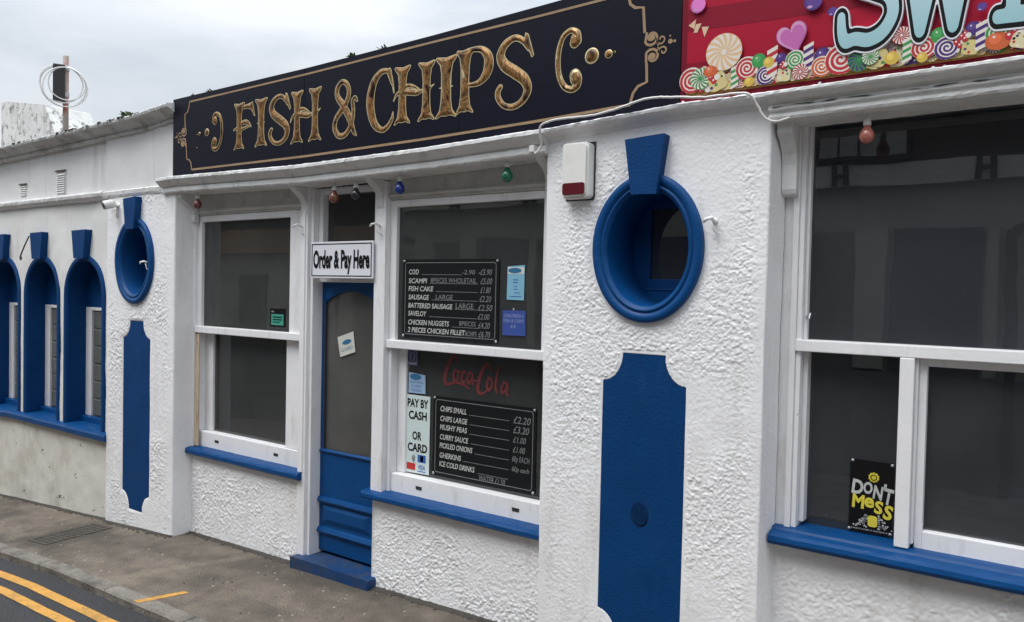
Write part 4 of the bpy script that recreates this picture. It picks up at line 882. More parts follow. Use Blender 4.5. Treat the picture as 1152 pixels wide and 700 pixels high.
def candy(b, t, u, z, r, cols, v):
    c0 = CO[cols[0]]; c1 = CO[cols[-1]] if len(cols) > 1 else CO['W']
    z = max(z, 2.936+r*.92)
    if t in ('pin', 'rosette'):
        disc(b, (u, z), r, v, 0, 24, dk(c0, .8) if len(cols) < 3 else CO['C']); n = 14
        for k in range(n):
            a = 2*math.pi*k/n; q = .38
            pts = [(u+.14*r*math.cos(a), z+.14*r*math.sin(a))]+[(u+r*f*.96*math.cos(a+q*f**1.5+d), z+r*f*.96*math.sin(a+q*f**1.5+d)) for f, d in ((.5, 0), (.8, 0), (1, 0), (1, .16), (1, .26), (.8, .22), (.5, .17))]
            b.flat(pts, v+.00009, 0, c1)
        disc(b, (u, z), r*.16, v+.00018, 0, 10, CO['W'] if t == 'pin' else c0)
    elif t == 'swirl':
        disc(b, (u, z), r, v, 0, 24, c1); n = 46
        arm = []
        for k in range(n+1):
            f = k/n; a = 2.9*2*math.pi*f; R0 = r*(.06+.92*f); arm.append((a, R0, r*.075*(1+.5*f)))
        for p_, q_ in zip(arm[:-1], arm[1:]):
            pts = [(u+(p_[1]-p_[2])*math.cos(p_[0]), z+(p_[1]-p_[2])*math.sin(p_[0])), (u+min(r, p_[1]+p_[2])*math.cos(p_[0]), z+min(r, p_[1]+p_[2])*math.sin(p_[0])), (u+min(r, q_[1]+q_[2])*math.cos(q_[0]), z+min(r, q_[1]+q_[2])*math.sin(q_[0])), (u+(q_[1]-q_[2])*math.cos(q_[0]), z+(q_[1]-q_[2])*math.sin(q_[0]))]
            b.flat(pts, v+.00009, 0, c0)
    elif t == 'rod':
        w = r*.36; x0 = u-w; n = 7
        for k in range(n):
            za, zb = z-r+2*r*k/n, z-r+2*r*(k+1)/n
            b.flat([(x0, za), (x0+2*w, za+w*.9), (x0+2*w, zb+w*.9), (x0, zb)], v, 0, c0 if k % 2 else c1)
    elif t in ('ball', 'ballo', 'gum'):
        if t == 'gum':
            c0 = (.60, .50, .22) if int(u*1000) % 2 else (.66, .58, .36); w = r*.9; a = .35*math.sin(u*90)
            pts = rbox(-w, w, 0, 0, -w, w, w*.45, 3); pts = [(u+x*math.cos(a)-y*math.sin(a), z+x*math.sin(a)+y*math.cos(a)) for x, y in pts]; b.flat(pts, v, 0, c0)
            for q in range(5): disc(b, (u+r*.6*math.sin(q*2.4+u*50), z+r*.6*math.cos(q*3.7+u*30)), r*.17, v+.00006, 0, 8, ((.46, .03, .04), (.05, .25, .07), (.74, .70, .6), (.06, .02, .14), (.70, .55, .15))[q])
        else:
            disc(b, (u, z), r, v, 0, 20, c0, r*(.8 if t == 'ballo' else 1))
            disc(b, (u-.22*r, z+.25*r), r*.5, v+.00006, 0, 14, tuple(min(1, x*1.25+.02) for x in c0)); disc(b, (u-.3*r, z+.4*r), r*.12, v+.00012, 0, 8, (.7, .68, .65))
    elif t == 'berry':
        for dx, dz, cc in ((-.5, .1, c0), (.5, .15, CO['W']), (0, -.45, c0), (.05, .55, CO['R'])): disc(b, (u+dx*r, z+dz*r), r*.5, v+.00006*abs(dx)*3, 0, 12, cc); disc(b, (u+dx*r-.1*r, z+dz*r+.15*r), r*.16, v+.00027, 0, 8, (.8, .76, .72))
    elif t == 'bub':
        disc(b, (u, z), r, v, 0, 22, c0); disc(b, (u+.1*r, z+.08*r), r*.86, v+.00009, 0, 22, tuple(x*1.5+.01 for x in c0)); disc(b, (u-.35*r, z-.55*r), r*.3, v+.00018, 0, 12, CO['V'], r*.16)
    elif t == 'heart':
        def H(s, du=0, dz=0):
            ang = .28; pts = []
            for a in np.linspace(0, 2*math.pi, 40, endpoint=False):
                x = 16*math.sin(a)**3/17; y = (13*math.cos(a)-5*math.cos(2*a)-2*math.cos(3*a)-math.cos(4*a))/17
                x, y = x*.82*s, y*s; pts.append((u+du+r*(x*math.cos(ang)-y*math.sin(ang)), z+dz+r*(x*math.sin(ang)+y*math.cos(ang))))
            return pts[::-1]
        for i_, (s, cc, du, dz) in enumerate(((1, dk(CO['K'], .8), 0, 0), (.93, (.62, .30, .50), -.002, .002), (.80, (.50, .13, .38), .003, -.003))):
            pts = H(s, du, dz); cu, czz = u+du, z+dz
            for k in range(len(pts)): b.flat([(cu, czz), pts[k], pts[(k+1) % len(pts)]], v+.00009*i_, 0, cc)
b = MB()
b.flat([(-1.466, 2.927), (-.02, 2.930), (-.02, 2.99), (-1.466, 2.985)], SVR+.0026, 0, (.40, .22, .06))
for k, e in enumerate(EXTRA): candy(b, *e, SVR+.0030+.00007*k)
part(b, 'printed_sweet_heap', artm, ssign)
for k, c in enumerate(CANDY):
    b = MB(); candy(b, *c, SVR+.0142+.00027*k); part(b, 'printed_sweet', artm, ssign)
b = MB()
for pts in ([(-1.462, 3.262), (-1.425, 3.285), (-1.432, 3.240)], [(-1.425, 3.262), (-1.398, 3.262), (-1.418, 3.222), (-1.436, 3.224)], [(-1.398, 3.245), (-1.362, 3.240), (-1.382, 3.195)]): b.flat(pts[::-1], SVR+.0032, 0, (.66, .46, .30))
part(b, 'printed_wrapper', artm, ssign)
def SS(X, Y): return stroke_d(X, Y, catmull([(.80, .86, .075), (.66, .97, .08), (.46, .98, .082), (.26, .88, .085), (.20, .72, .088), (.32, .60, .092), (.54, .52, .095), (.76, .42, .095), (.82, .24, .092), (.70, .07, .088), (.50, .00, .084), (.30, .03, .082), (.155, .02, .085), (.10, .12, .08), (.085, .27, .07)], 8))
def SWt(X, Y):
    return np.minimum(stroke_d(X, Y, [(.06, .98, .08), (.30, .04, .085), (.52, .74, .08)]), stroke_d(X, Y, [(.52, .74, .08), (.735, .04, .085), (.99, .98, .08)]))
def SE(X, Y):
    d = seg_d(X, Y, (.26, .06), (.26, .98), .10, .10); d = np.minimum(d, stroke_d(X, Y, [(.07, .02, .075), (.40, .02, .085), (.84, .10, .085)]))
    return np.minimum(np.minimum(d, seg_d(X, Y, (.26, .53), (.62, .53), .08, .08)), seg_d(X, Y, (.12, .98), (.78, .98), .085, .085))
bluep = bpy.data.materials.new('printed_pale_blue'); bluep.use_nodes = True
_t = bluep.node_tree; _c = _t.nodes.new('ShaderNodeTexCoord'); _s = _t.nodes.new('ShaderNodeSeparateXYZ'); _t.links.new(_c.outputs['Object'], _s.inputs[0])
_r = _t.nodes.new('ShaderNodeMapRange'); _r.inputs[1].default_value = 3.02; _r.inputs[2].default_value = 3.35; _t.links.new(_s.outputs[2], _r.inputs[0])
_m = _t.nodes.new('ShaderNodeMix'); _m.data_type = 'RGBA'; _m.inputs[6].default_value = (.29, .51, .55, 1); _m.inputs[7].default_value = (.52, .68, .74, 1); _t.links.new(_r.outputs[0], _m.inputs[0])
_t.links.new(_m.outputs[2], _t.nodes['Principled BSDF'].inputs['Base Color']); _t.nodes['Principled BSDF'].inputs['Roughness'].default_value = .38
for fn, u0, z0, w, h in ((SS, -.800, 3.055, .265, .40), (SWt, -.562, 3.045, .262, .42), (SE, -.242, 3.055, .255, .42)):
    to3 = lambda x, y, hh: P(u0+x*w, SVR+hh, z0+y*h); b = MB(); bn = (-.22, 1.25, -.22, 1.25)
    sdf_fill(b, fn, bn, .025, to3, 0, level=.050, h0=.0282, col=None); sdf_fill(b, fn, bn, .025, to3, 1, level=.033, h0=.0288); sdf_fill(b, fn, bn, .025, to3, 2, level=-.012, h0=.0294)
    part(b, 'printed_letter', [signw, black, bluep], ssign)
for u, z in ((-1.480, 2.906), (-1.185, 2.908), (-.862, 2.911), (-.435, 2.912), (-.395, 2.912), (.3, 2.914)):
    b = MB(); b.lathe([(.0075, 0), (.0075, .003), (.004, .006), (0, .0065)], P(u, SVR, z), (0, -1, 0), sides=12); part(b, 'fixing_screw', signw, ssign)

# ------------------------------------------------------------------ small things on the front
# hanging sign over the door
b = MB(); b.box(-4.312, -3.692, .034, .046, 2.058, 2.310); o1 = b.build('panel', signw, None, .003)
b = MB()
for u0, u1, z0, z1 in ((-4.300, -3.704, 2.290, 2.297), (-4.300, -3.704, 2.071, 2.078), (-4.300, -4.292, 2.078, 2.290), (-3.712, -3.704, 2.078, 2.290)): b.box(u0, u1, .046, .0472, z0, z1)
text(b, 'Order & Pay Here', -4.282, 2.132, .116, .560, .0476, 0, .042); o2 = b.build('lettering', black)
thing('order_and_pay_sign', (-4.0, .04, 2.06), 'white rectangular sign reading Order & Pay Here hung across the blue doorway', 'sign', [o1, o2])
# burglar alarm box
b = MB(); b.prism(rbox(-2.132, -1.975, .16, .235, 2.482, 2.768, .022), .150, .222); b.prism(rbox(-2.122, -1.985, .16, .235, 2.492, 2.758, .02), .222, .236); o1 = b.build('case', plasticw, None, .006)
b = MB(); b.prism(rbox(-2.118, -1.988, 0, 0, 2.500, 2.560, .012), .2365, .2415); o2 = b.build('red_lens', lensred, None, .003)
b = MB(); b.box(-2.140, -1.967, .145, .166, 2.476, 2.776); o3 = b.build('backplate', slotm)
thing('alarm_box', (-2.05, .16, 2.48), 'white burglar alarm box with dark red lens on the roughcast pillar', 'alarm box', [o1, o2, o3])
# CCTV camera
cc = Vector(P(-6.73, .232, 2.672)); ax = Vector((-.16, -.95, -.28)).normalized()
b = MB(); b.lathe([(0, -.052), (.022, -.050), (.034, -.038), (.039, -.015), (.039, .034), (.037, .048), (.030, .053)], cc, ax, sides=24); o1 = b.build('body', plasticw, None, 0, True)
b = MB(); b.lathe([(.0325, .0532), (.030, .049), (.012, .046), (0, .045)], cc, ax, sides=24); o2 = b.build('lens', lensblk, None, 0, True)
b = MB(); b.lathe([(.030, 0), (.030, .009), (.014, .016), (.012, .04), (.016, .06)], P(-6.71, .157, 2.665), (0, -1, 0), sides=18)
b.tube([P(-6.715, .165, 2.65), P(-6.715, .176, 2.60), P(-6.72, .168, 2.565)], .005); o3 = b.build('bracket', plasticw, None, 0, True)
thing('security_camera', (-6.64, .16, 2.66), 'white bullet security camera fixed high beside the arched windows', 'security camera', [o1, o2, o3])
# coloured festoon bulbs below the cornice
def bulb(u, z, zt, r, colr, label, v=.17, lit=None):
    v = .11
    m = mat(lit or ('bulb_glass_'+label.split()[0]), colr, .16, var=.12, vscale=60, coat=.5)
    b = MB(); hz = z+r*1.45-zt; b.lathe([(.006, .03), (.006, hz+.032), (.015, hz+.030), (.0165, hz+.004), (.014, hz), (.0, hz)], P(u, v, zt), sides=16); o1 = b.build('lamp_holder', frame_w, None, 0, True)
    b = MB(); 
    b.lathe([(.42*r, z+1.5*r), (.46*r, z+1.2*r), (.74*r, z+.80*r), (.93*r, z+.42*r), (r, z+.02*r), (.93*r, z-.38*r), (.72*r, z-.70*r), (.38*r, z-.93*r), (0, z-r)], P(u, v, 0), sides=24); o2 = b.build('glass_bulb', m, None, 0, True)
    thing('festoon_bulb', (u, v, zt), label, 'light bulb', [o1, o2], 'coloured bulbs under the shop cornices')
bulb(-5.600, 2.626, 2.735, .033, (.16, .045, .045), 'dusky pink bulb under the cornice, at its far left end')
bulb(-4.005, 2.598, 2.745, .034, (.20, .065, .04), 'orange bulb, its colour dimmed for shade, in front of the glass above the door')  # glass colour darkened for the shade it hangs in
bulb(-3.795, 2.606, 2.745, .032, (.016, .014, .020), 'unlit dark bulb beside the orange one above the door')
bulb(-3.400, 2.622, 2.765, .033, (.006, .03, .22), 'blue bulb above the window with the menus')
bulb(-2.568, 2.645, 2.775, .034, (.010, .15, .075), 'green bulb above the window with the menus')
bulb(-.688, 2.686, 2.785, .031, (.46, .15, .11), 'salmon pink bulb above the wide sweet shop window')

# small hooks
def hook(u, v, z, label, s=1.):
    b = MB(); b.tube([P(u, v-.02, z), P(u, v+.02, z+.004), P(u+.006, v+.05, z+.012), P(u-.012, v+.068, z+.004), P(u-.030, v+.060, z-.006)], .0085*s, sides=10)
    b.lathe([(.016*s, 0), (.016*s, .004), (.008, .006)], P(u, v-.002, z), (0, -1, 0), sides=12)
    b.tube([P(u-.004, v+.03, z-.004), P(u+.012, v+.028, z-.05), P(u+.022, v+.004, z-.062)], .0045*s, sides=8)
    solo(b.build('wall_hook', frame_w, None, 0, True), (u, v, z), label, 'hook', 'white hooks on the shop front')
hook(-6.205, .165, 2.165, 'white hook beside the oval window nearest the arched windows')
hook(-5.83, .004, 2.437, 'white hook on the frame left of the left sash window', .8)
hook(-4.43, .022, 2.425, 'white hook on the post between the left window and the fanlight', .8)
hook(-3.655, .022, 2.408, 'white hook on the post right of the fanlight', .8)
hook(-1.325, .165, 2.345, 'white hook right of the oval window nearest the sweet shop')
# cable along the cornice
pts = [P(-2.33, .19, 2.765), P(-2.30, .225, 2.735), P(-2.268, .222, 2.775), P(-2.262, .252, 2.83), P(-2.235, .262, 2.875), P(-2.12, .262, 2.890), P(-1.95, .256, 2.888), P(-1.80, .258, 2.905), P(-1.64, .256, 2.935), P(-1.52, .254, 2.925), P(-1.35, .252, 2.905), P(-1.17, .25, 2.90), P(-1.125, .225, 2.85), P(-1.09, .21, 2.79), P(-1.04, .205, 2.77), P(-.985, .200, 2.782)]
sp = catmull(pts, 7)
b = MB(); b.tube([(x+.002*random.random(), y, z+.003*(random.random()-.5)) for x, y, z in sp], .0058, sides=8)
o1 = b.build('sheath', cablem, None, 0, True); b = MB(); b.box(-2.345, -2.312, .185, .225, 2.742, 2.780); o2 = b.build('junction', cablem, None, .004)
thing('power_cable', (-1.8, .25, 2.9), 'thin white cable looping along the ledge under the signboards', 'cable', [o1, o2])
# menu boards in the window
def board(name, u0, u1, z0, z1, v, label, lines, dimlines, rules, mh):
    b = MB(); b.prism(rbox(u0, u1, 0, 0, z0, z1, .012), v-.006, v); o1 = b.build('board_panel', boardm, None, .002)
    b = MB(); q = rbox(u0+.022, u1-.022, 0, 0, z0+.022, z1-.022, .018); b.ribbon(q+[q[0]], .004, v, 0, .0008); o2 = b.build('board_border', chalkdim)
    b = MB()
    for s, u, z, h, w, sl in lines: text(b, s, u, z+.002*math.sin(u*99+z*50), h, w, v+.0012, 0, .016, slant=sl)
    o3 = b.build('lettering', chalk); b = MB()
    for s, u, z, h, w, sl in dimlines: text(b, s, u, z, h, w, v+.0012, 0, .004, slant=sl)
    for ua, ub, z in rules: b.box(ua, ub, v, v+.0008, z, z+.0028)
    o4 = b.build('chalk_writing', chalkdim); ps = [o1, o2, o3, o4]
    for uu in (u0+.012, u1-.012):
        for zz in (z0+.012, z1-.012):
            b = MB(); b.lathe([(.009, 0), (.009, .004), (.005, .008), (0, .009)], P(uu, v, zz), (0, -1, 0), sides=12); ps.append(b.build('fixing', steelm, None, 0, True))
    thing(name, ((u0+u1)/2, v, z0), label, 'menu board', ps)
U0, U1, Z0, Z1 = -3.502, -2.722, 1.682, 2.188; rows = [Z1-.095-.0535*k for k in range(8)]
wl = U0+.052
names = [('COD', .085), ('SCAMPI', .155), ('FISH CAKE', .21), ('SAUSAGE', .175), ('BATTERED SAUSAGE', .37), ('SAVELOY', .155), ('CHICKEN NUGGETS', .345), ('2 PIECES CHICKEN FILLET', .475)]
lines = [(n_, wl, rows[i]-.003, .031, w, .12) for i, (n_, w) in enumerate(names)]
dims = [('-2.90', wl+.445, rows[0], .028, .10, .1), ('-£5.90', wl+.572, rows[0]-.002, .034, .10, .2), ('8PIECES WHOLETAIL', wl+.19, rows[1], .030, .37, 0), ('£5.00', wl+.590, rows[1]-.005, .036, .085, .2), ('£1.80', wl+.590, rows[2]-.005, .036, .075, .2),
        ('LARGE', wl+.235, rows[3]+.002, .030, .14, 0), ('£2.20', wl+.585, rows[3]-.005, .036, .085, .2), ('LARGE', wl+.40, rows[4]+.002, .034, .14, 0), ('£2.50', wl+.575, rows[4]-.005, .036, .105, .2), ('£2.00', wl+.575, rows[5]-.005, .034, .085, .2),
        ('8PIECES', wl+.43, rows[6]+.004, .028, .13, 0), ('£4.20', wl+.578, rows[6]-.005, .036, .085, .2), ('&CHIPS', wl+.478, rows[7]-.004, .030, .09, 0), ('£6.70', wl+.582, rows[7]-.006, .036, .085, .2)]
rules = [(wl+.11, wl+.44, rows[0]-.004), (wl+.18, wl+.57, rows[1]-.006), (wl+.235, wl+.57, rows[2]-.004), (wl+.20, wl+.57, rows[3]-.004), (wl+.39, wl+.57, rows[4]-.004), (wl+.18, wl+.57, rows[5]-.004), (wl+.37, wl+.58, rows[6]-.008)]
board('menu_board', U0, U1, Z0, Z1, -.042, 'black menu board listing cod, scampi and sausage prices behind the upper pane', lines, dims, rules, .03)
U0, U1, Z0, Z1 = -3.268, -2.470, .802, 1.313; wl = U0+.06; rows = [Z1-.092-.0590*k for k in range(7)]
names = [('CHIPS SMALL', .215), ('CHIPS LARGE', .22), ('MUSHY PEAS', .22), ('CURRY SAUCE', .23), ('PICKLED ONIONS', .265), ('GHERKINS', .175), ('ICE COLD DRINKS', .285)]
lines = [(n_, wl, rows[i]-.003, .033, w, .12) for i, (n_, w) in enumerate(names)]
dims = [('£2.20', wl+.575, rows[0]-.012, .042, .12, .2), ('£3.20', wl+.575, rows[1]-.012, .042, .11, .2), ('£1.00', wl+.575, rows[2]-.010, .036, .09, .2), ('£1.00', wl+.575, rows[3]-.010, .036, .085, .2), ('60p EACH', wl+.57, rows[4]-.006, .034, .125, .1), ('60p each', wl+.57, rows[5]-.006, .030, .125, .1), ('WATER £1.50', wl+.32, rows[6]-.045, .036, .20, .1)]
rules = [(wl+.235, wl+.545, rows[0]-.004), (wl+.24, wl+.545, rows[1]-.004), (wl+.24, wl+.545, rows[2]-.004), (wl+.25, wl+.545, rows[3]-.004), (wl+.285, wl+.545, rows[4]-.004), (wl+.195, wl+.545, rows[5]-.004), (wl+.31, wl+.54, rows[6]-.004)]
board('menu_board', U0, U1, Z0, Z1, -.098, 'black menu board listing chips and mushy peas prices behind the lower pane', lines, dims, rules, .03)
# notices and stickers
def notice(name, quad, v, m, label, cat, extra=(), back=.0022):
    """small flat card: quad (u,z) counter-clockwise; extra = (part name, material, fill function)"""
    b = MB(); b.prism(quad, v-back, v); ps = [b.build('card', m)]
    for n_, mm, fn in extra:
        b = MB(); fn(b, v+.0008); ps.append(b.build(n_, mm))
    cu = sum(p[0] for p in quad)/4; zz = min(p[1] for p in quad)
    thing(name, (cu, v, zz), label, cat, ps)
def tx(*L_):
    def f(b, v):
        for s, u, z, h, w, bo in L_: text(b, s, u, z, h, w, v, 0, bo)
    return f
def rc(*R):
    def f(b, v):
        for u0, u1, z0, z1 in R: b.flat([(u0, z0), (u1, z0), (u1, z1), (u0, z1)], v)
    return f
notice('payment_notice', [(-3.506, .785), (-3.296, .790), (-3.296, 1.300), (-3.506, 1.300)], -.0975, paygrn, 'pale green PAY BY CASH OR CARD notice standing in the lower pane', 'notice',
       [('lettering', black, tx(('PAY BY', -3.492, 1.222, .052, .182, .034), ('CASH', -3.480, 1.142, .052, .158, .034), ('OR', -3.445, 1.008, .052, .082, .034), ('CARD', -3.485, .930, .052, .172, .034))),
        ('contactless_mark', black, lambda b, v: [b.ribbon([(-3.452+r*math.cos(t), .885+r*math.sin(t)) for t in np.linspace(-.9, .9, 7)], .004, v) for r in (.012, .022, .032)]),
        ('card_mark', bluepr, rc((-3.395, -3.325, .862, .912))), ('card_mark', redpr, rc((-3.492, -3.415, .805, .850), (-3.372, -3.346, .868, .906))), ('card_mark', bluepr, rc((-3.395, -3.325, .800, .806))),
        ('card_lettering', bluepr, tx(('VISA', -3.393, .815, .030, .066, .02)))])
def ell(b, c, a, h, v, m=0): b.flat([(c[0]+a*math.cos(t), c[1]+h*math.sin(t)) for t in np.linspace(0, 2*math.pi, 24, endpoint=False)], v, m)
notice('window_sticker', [(-3.504, 1.492), (-3.412, 1.494), (-3.412, 1.596), (-3.504, 1.596)], -.0985, mat('grey_blue_sticker', (.14, .16, .26), .5), 'small grey sticker with a round ringed mark in the top corner of the lower pane', 'sticker',
       [('ring_mark', mat('dark_blue_print', (.012, .016, .05), .5), lambda b, v: [b.ribbon([(-3.458+.034*math.cos(t), 1.552+.036*math.sin(t)) for t in np.linspace(0, 6.284, 22)], .007, v), b.box(-3.464, -3.452, v-.001, v, 1.53, 1.576)]), ('lettering', chalk, rc((-3.49, -3.426, 1.505, 1.511)))])
notice('hygiene_notice', [(-3.487, 1.312), (-3.338, 1.314), (-3.342, 1.436), (-3.486, 1.448)], -.0970, mat('pale_blue_card', (.30, .44, .60), .5), 'pale blue notice with oval emblem tucked above the payment notice', 'notice',
       [('oval_mark', bluelogo, lambda b, v: ell(b, (-3.425, 1.420), .050, .020, v)), ('lettering', bluepr, tx(('RATING', -3.470, 1.378, .016, .11, 0), ('5 VERY', -3.46, 1.352, .016, .09, 0), ('GOOD', -3.455, 1.326, .016, .08, 0)))])
notice('opening_notice', [(-2.664, 1.946), (-2.541, 1.944), (-2.539, 2.150), (-2.661, 2.142)], -.044, cyan, 'tall cyan notice with oval emblem right of the upper menu board', 'notice',
       [('white_band', papw, rc((-2.660, -2.541, 2.098, 2.138))), ('lettering', bluepr, rc((-2.62, -2.585, 2.06, 2.066), (-2.62, -2.585, 2.045, 2.051), (-2.615, -2.59, 2.022, 2.027), (-2.615, -2.585, 2.005, 2.010), (-2.61, -2.57, 1.985, 1.99), (-2.64, -2.56, 1.962, 1.967)))])
b = MB(); ell(b, (-2.608, 2.118), .048, .016, -.0420); o = b.build('oval_mark', bluelogo); under(bpy.data.objects['opening_notice'], o)
notice('school_meal_notice', [(-2.690, 1.734), (-2.524, 1.736), (-2.526, 1.884), (-2.692, 1.882)], -.044, blup, 'square deep blue notice with pale writing below the cyan notice', 'notice',
       [('lettering', mat('pale_blue_print', (.28, .34, .56), .5), tx(('CHILDREN S', -2.68, 1.842, .020, .14, 0), ('FISH & CHIPS', -2.682, 1.812, .020, .145, 0), ('£4', -2.63, 1.780, .020, .035, 0))), ('pin', chalk, rc((-2.617, -2.607, 1.886, 1.896)))])
notice('green_sticker', [(-4.878, 1.688), (-4.700, 1.690), (-4.700, 1.828), (-4.878, 1.826)], -.046, black, 'black and green sticker in the corner of the left window', 'sticker',
       [('green_panel', greenp, rc((-4.862, -4.718, 1.702, 1.784))), ('lettering', mat('pale_green_print', (.25, .55, .45), .5), rc((-4.845, -4.735, 1.757, 1.766), (-4.845, -4.735, 1.738, 1.747), (-4.845, -4.76, 1.72, 1.727))), ('corner_mark', chalkdim, rc((-4.862, -4.83, 1.797, 1.808)))])
notice('closed_card', [(-4.158, 1.500), (-4.006, 1.546), (-4.028, 1.690), (-4.190, 1.640)], -.104, mat('off_white_card', (.60, .60, .54), .6), 'tilted white closed card hanging behind the glass of the blue door', 'card',
       [('lettering', bluelogo, lambda b, v: text(b, 'CLOSED', -4.150, 1.535, .024, .125, v, 0, .004, rot=.28)), ('oval_mark', bluelogo, lambda b, v: b.flat([(-4.092+.046*math.cos(t)-.006*math.sin(t), 1.612+.016*math.sin(t)+.014*math.cos(t)) for t in np.linspace(0, 6.283, 20, endpoint=False)], v))])
# red script drink lettering on the glass
def script(b, v):
    X0, Z0_, S = -3.205, 1.375, .545
    def pen(pts, w0=.026):
        p = catmull([(x, y, w) for x, y, w in pts], 6)
        return p
    st_ = [pen([(.23, .245, .010), (.19, .30, .014), (.13, .26, .020), (.06, .14, .024), (.05, .05, .022), (.11, .035, .014), (.20, .06, .012), (.33, .05, .012), (.42, .02, .006)]),
           pen([(.25, .16, .012), (.20, .17, .014), (.175, .11, .018), (.20, .07, .014), (.245, .11, .014), (.25, .16, .012), (.30, .16, .006)]),
           pen([(.36, .155, .012), (.33, .17, .012), (.30, .12, .016), (.315, .075, .014), (.36, .09, .008)]),
           pen([(.455, .155, .012), (.415, .165, .012), (.385, .11, .016), (.40, .07, .014), (.445, .11, .012), (.465, .16, .010), (.455, .08, .014), (.48, .07, .006)]),
           pen([(.465, .10, .010), (.52, .105, .010)]),
           pen([(.72, .215, .010), (.68, .265, .014), (.61, .22, .020), (.545, .10, .024), (.545, .01, .022), (.61, .0, .012), (.68, .04, .006)]),
           pen([(.735, .13, .012), (.69, .14, .014), (.665, .08, .018), (.69, .035, .014), (.735, .08, .014), (.735, .13, .012)]),
           pen([(.845, .24, .008), (.83, .25, .010), (.80, .17, .014), (.785, .07, .016), (.81, .03, .010)]),
           pen([(.945, .115, .012), (.90, .125, .012), (.87, .07, .016), (.885, .03, .014), (.93, .07, .012), (.955, .12, .010), (.945, .03, .014), (.975, .02, .006)])]
    def fn(X, Y):
        d = np.full(X.shape, 1e3)
        for p in st_: d = np.minimum(d, stroke_d(X, Y, [(a_, b_, max(.005, c_*1.0)) for a_, b_, c_ in p]))
        return d
    to3 = lambda x, y, h: P(X0+x*S, v, Z0_-.01+y*S*1.28+.035*(.5-x)*S)
    sdf_fill(b, fn, (0, 1.0, -.04, .32), .008, to3, 0, level=0, h0=0, skirt=False)
b = MB(); script(b, -.103); solo(b.build('script_lettering', fadered), (-2.93, -.103, 1.37), 'faded red script Coca-Cola lettering across the lower pane'.replace('Coca-Cola ', 'drink '), 'decal')
# litter poster in the sweet shop window
q = [(-.752, .940), (-.572, .944), (-.572, 1.268), (-.752, 1.268)]
b = MB(); b.prism(q, -.106, -.103); o1 = b.build('poster_sheet', black)
b = MB(); v = -.1022
for s, u, z, h, r, w in (('D', -.744, 1.116, .062, -.10, .047), ('O', -.695, 1.122, .050, -.06, .038), ('N', -.655, 1.104, .058, -.12, .038), ("'", -.615, 1.108, .062, -.1, .011), ('T', -.613, 1.088, .068, -.14, .037)): text(b, s, u, z, h, w, v, 0, .035, rot=r)
o2 = b.build('white_lettering', chalk)
b = MB()
for s, u, z, h, r, w in (('M', -.740, 1.052, .058, -.05, .050), ('e', -.688, 1.060, .060, .02, .041), ('S', -.648, 1.040, .054, -.12, .034), ('S', -.612, 1.022, .060, -.18, .036)): text(b, s, u, z, h, w, v, 0, .035, rot=r)
o3 = b.build('yellow_lettering', yelp)
b = MB(); b.flat([(-.652+(.024 if k % 2 else .0195)*math.cos(2*math.pi*k/20), 1.196+(.024 if k % 2 else .0195)*math.sin(2*math.pi*k/20)) for k in range(20)], v); o6 = b.build('yellow_rosette', yelp)
b = MB(); b.prism(rbox(-.672, -.632, 0, 0, .972, 1.022, .012), v-.001, v); o7 = b.build('yellow_shape', yelp)
b = MB(); rq = random.Random(2)
for k in range(150):
    z = .966+.066*rq.random(); hw = .084*(1-(z-.966)/.085); u = -.652+rq.uniform(-hw, hw)
    if abs(u+.652) < .024: continue
    disc(b, (u, z), rq.uniform(.0022, .0055), v+.0002, 0, 7)
text(b, 'TAKE IT HOME IF THE BINS FULL', -.742, .952, .006, .17, v, 0, .01); o4 = b.build('white_crowd_pattern', chalk)
b = MB(); b.ribbon([(-.652+.012*math.cos(t), 1.196+.012*math.sin(t)) for t in np.linspace(0, 6.283, 16)], .004, v+.0006); o5 = b.build('black_detail', black)
ps = [o1, o2, o3, o4, o5, o6, o7]
for u, z in ((-.742, 1.262), (-.578, 1.260), (-.748, .950), (-.578, .952)):
    b = MB(); b.lathe([(.0075, 0), (.0075, .004), (.004, .007), (0, .0075)], P(u, -.103, z), (0, -1, 0), sides=12); ps.append(b.build('fixing', steelm, None, 0, True))
thing('litter_poster', (-.66, -.103, .94), "black DON'T MESS poster in the lower corner of the sweet shop window", 'poster', ps)
# things above the annexe roof
b = MB(); z0 = 3.1; f = [(-11.62, z0), (-10.0, z0), (-10.0, 3.70), (-10.36, 4.185), (-11.50, 4.365), (-11.62, 4.36)]
b.prism(f, -1.35, -.80); o = b.build('roof_block', blockm, None, .015); solo(o, (-10.8, -1.0, 3.1), 'lichen stained white masonry block standing on the annexe roof behind the coping', 'roof block')
pu, pv = -9.15, -.50; face = Vector((.911, -.413, 0)); side = Vector((.413, .911, 0))
pc = Vector(P(pu, pv, 0))
b = MB(); b.tube([pc+Vector((0, 0, 3.1)), pc+Vector((0, 0, 4.515))], .030, sides=14); o1 = b.build('pole', rustm, None, 0, True)
b = MB(); c0 = pc-side*.065+face*.04
vs = [c0+side*a+face*d+Vector((0, 0, z)) for z in (4.0, 4.40) for d in (-.05, .05) for a in (-.06, .06)]
b.add(vs, [(0, 1, 3, 2), (4, 6, 7, 5), (2, 3, 7, 6), (0, 4, 5, 1), (0, 2, 6, 4), (1, 5, 7, 3)]); o2 = b.build('black_housing', mastblk, None, .01)
b = MB()
for k, (r, dz, dx) in enumerate(((.225, 4.165, .0), (.208, 4.185, -.025), (.180, 4.19, .03), (.216, 4.15, .015))):
    b.tube([pc+face*(.065+.012*k)+side*(dx-.02+r*math.cos(t)*(1+.02*math.sin(3*t+k)))+Vector((0, 0, dz+r*math.sin(t))) for t in np.linspace(0, 2*math.pi, 44)], .0068, sides=7, cap=False)
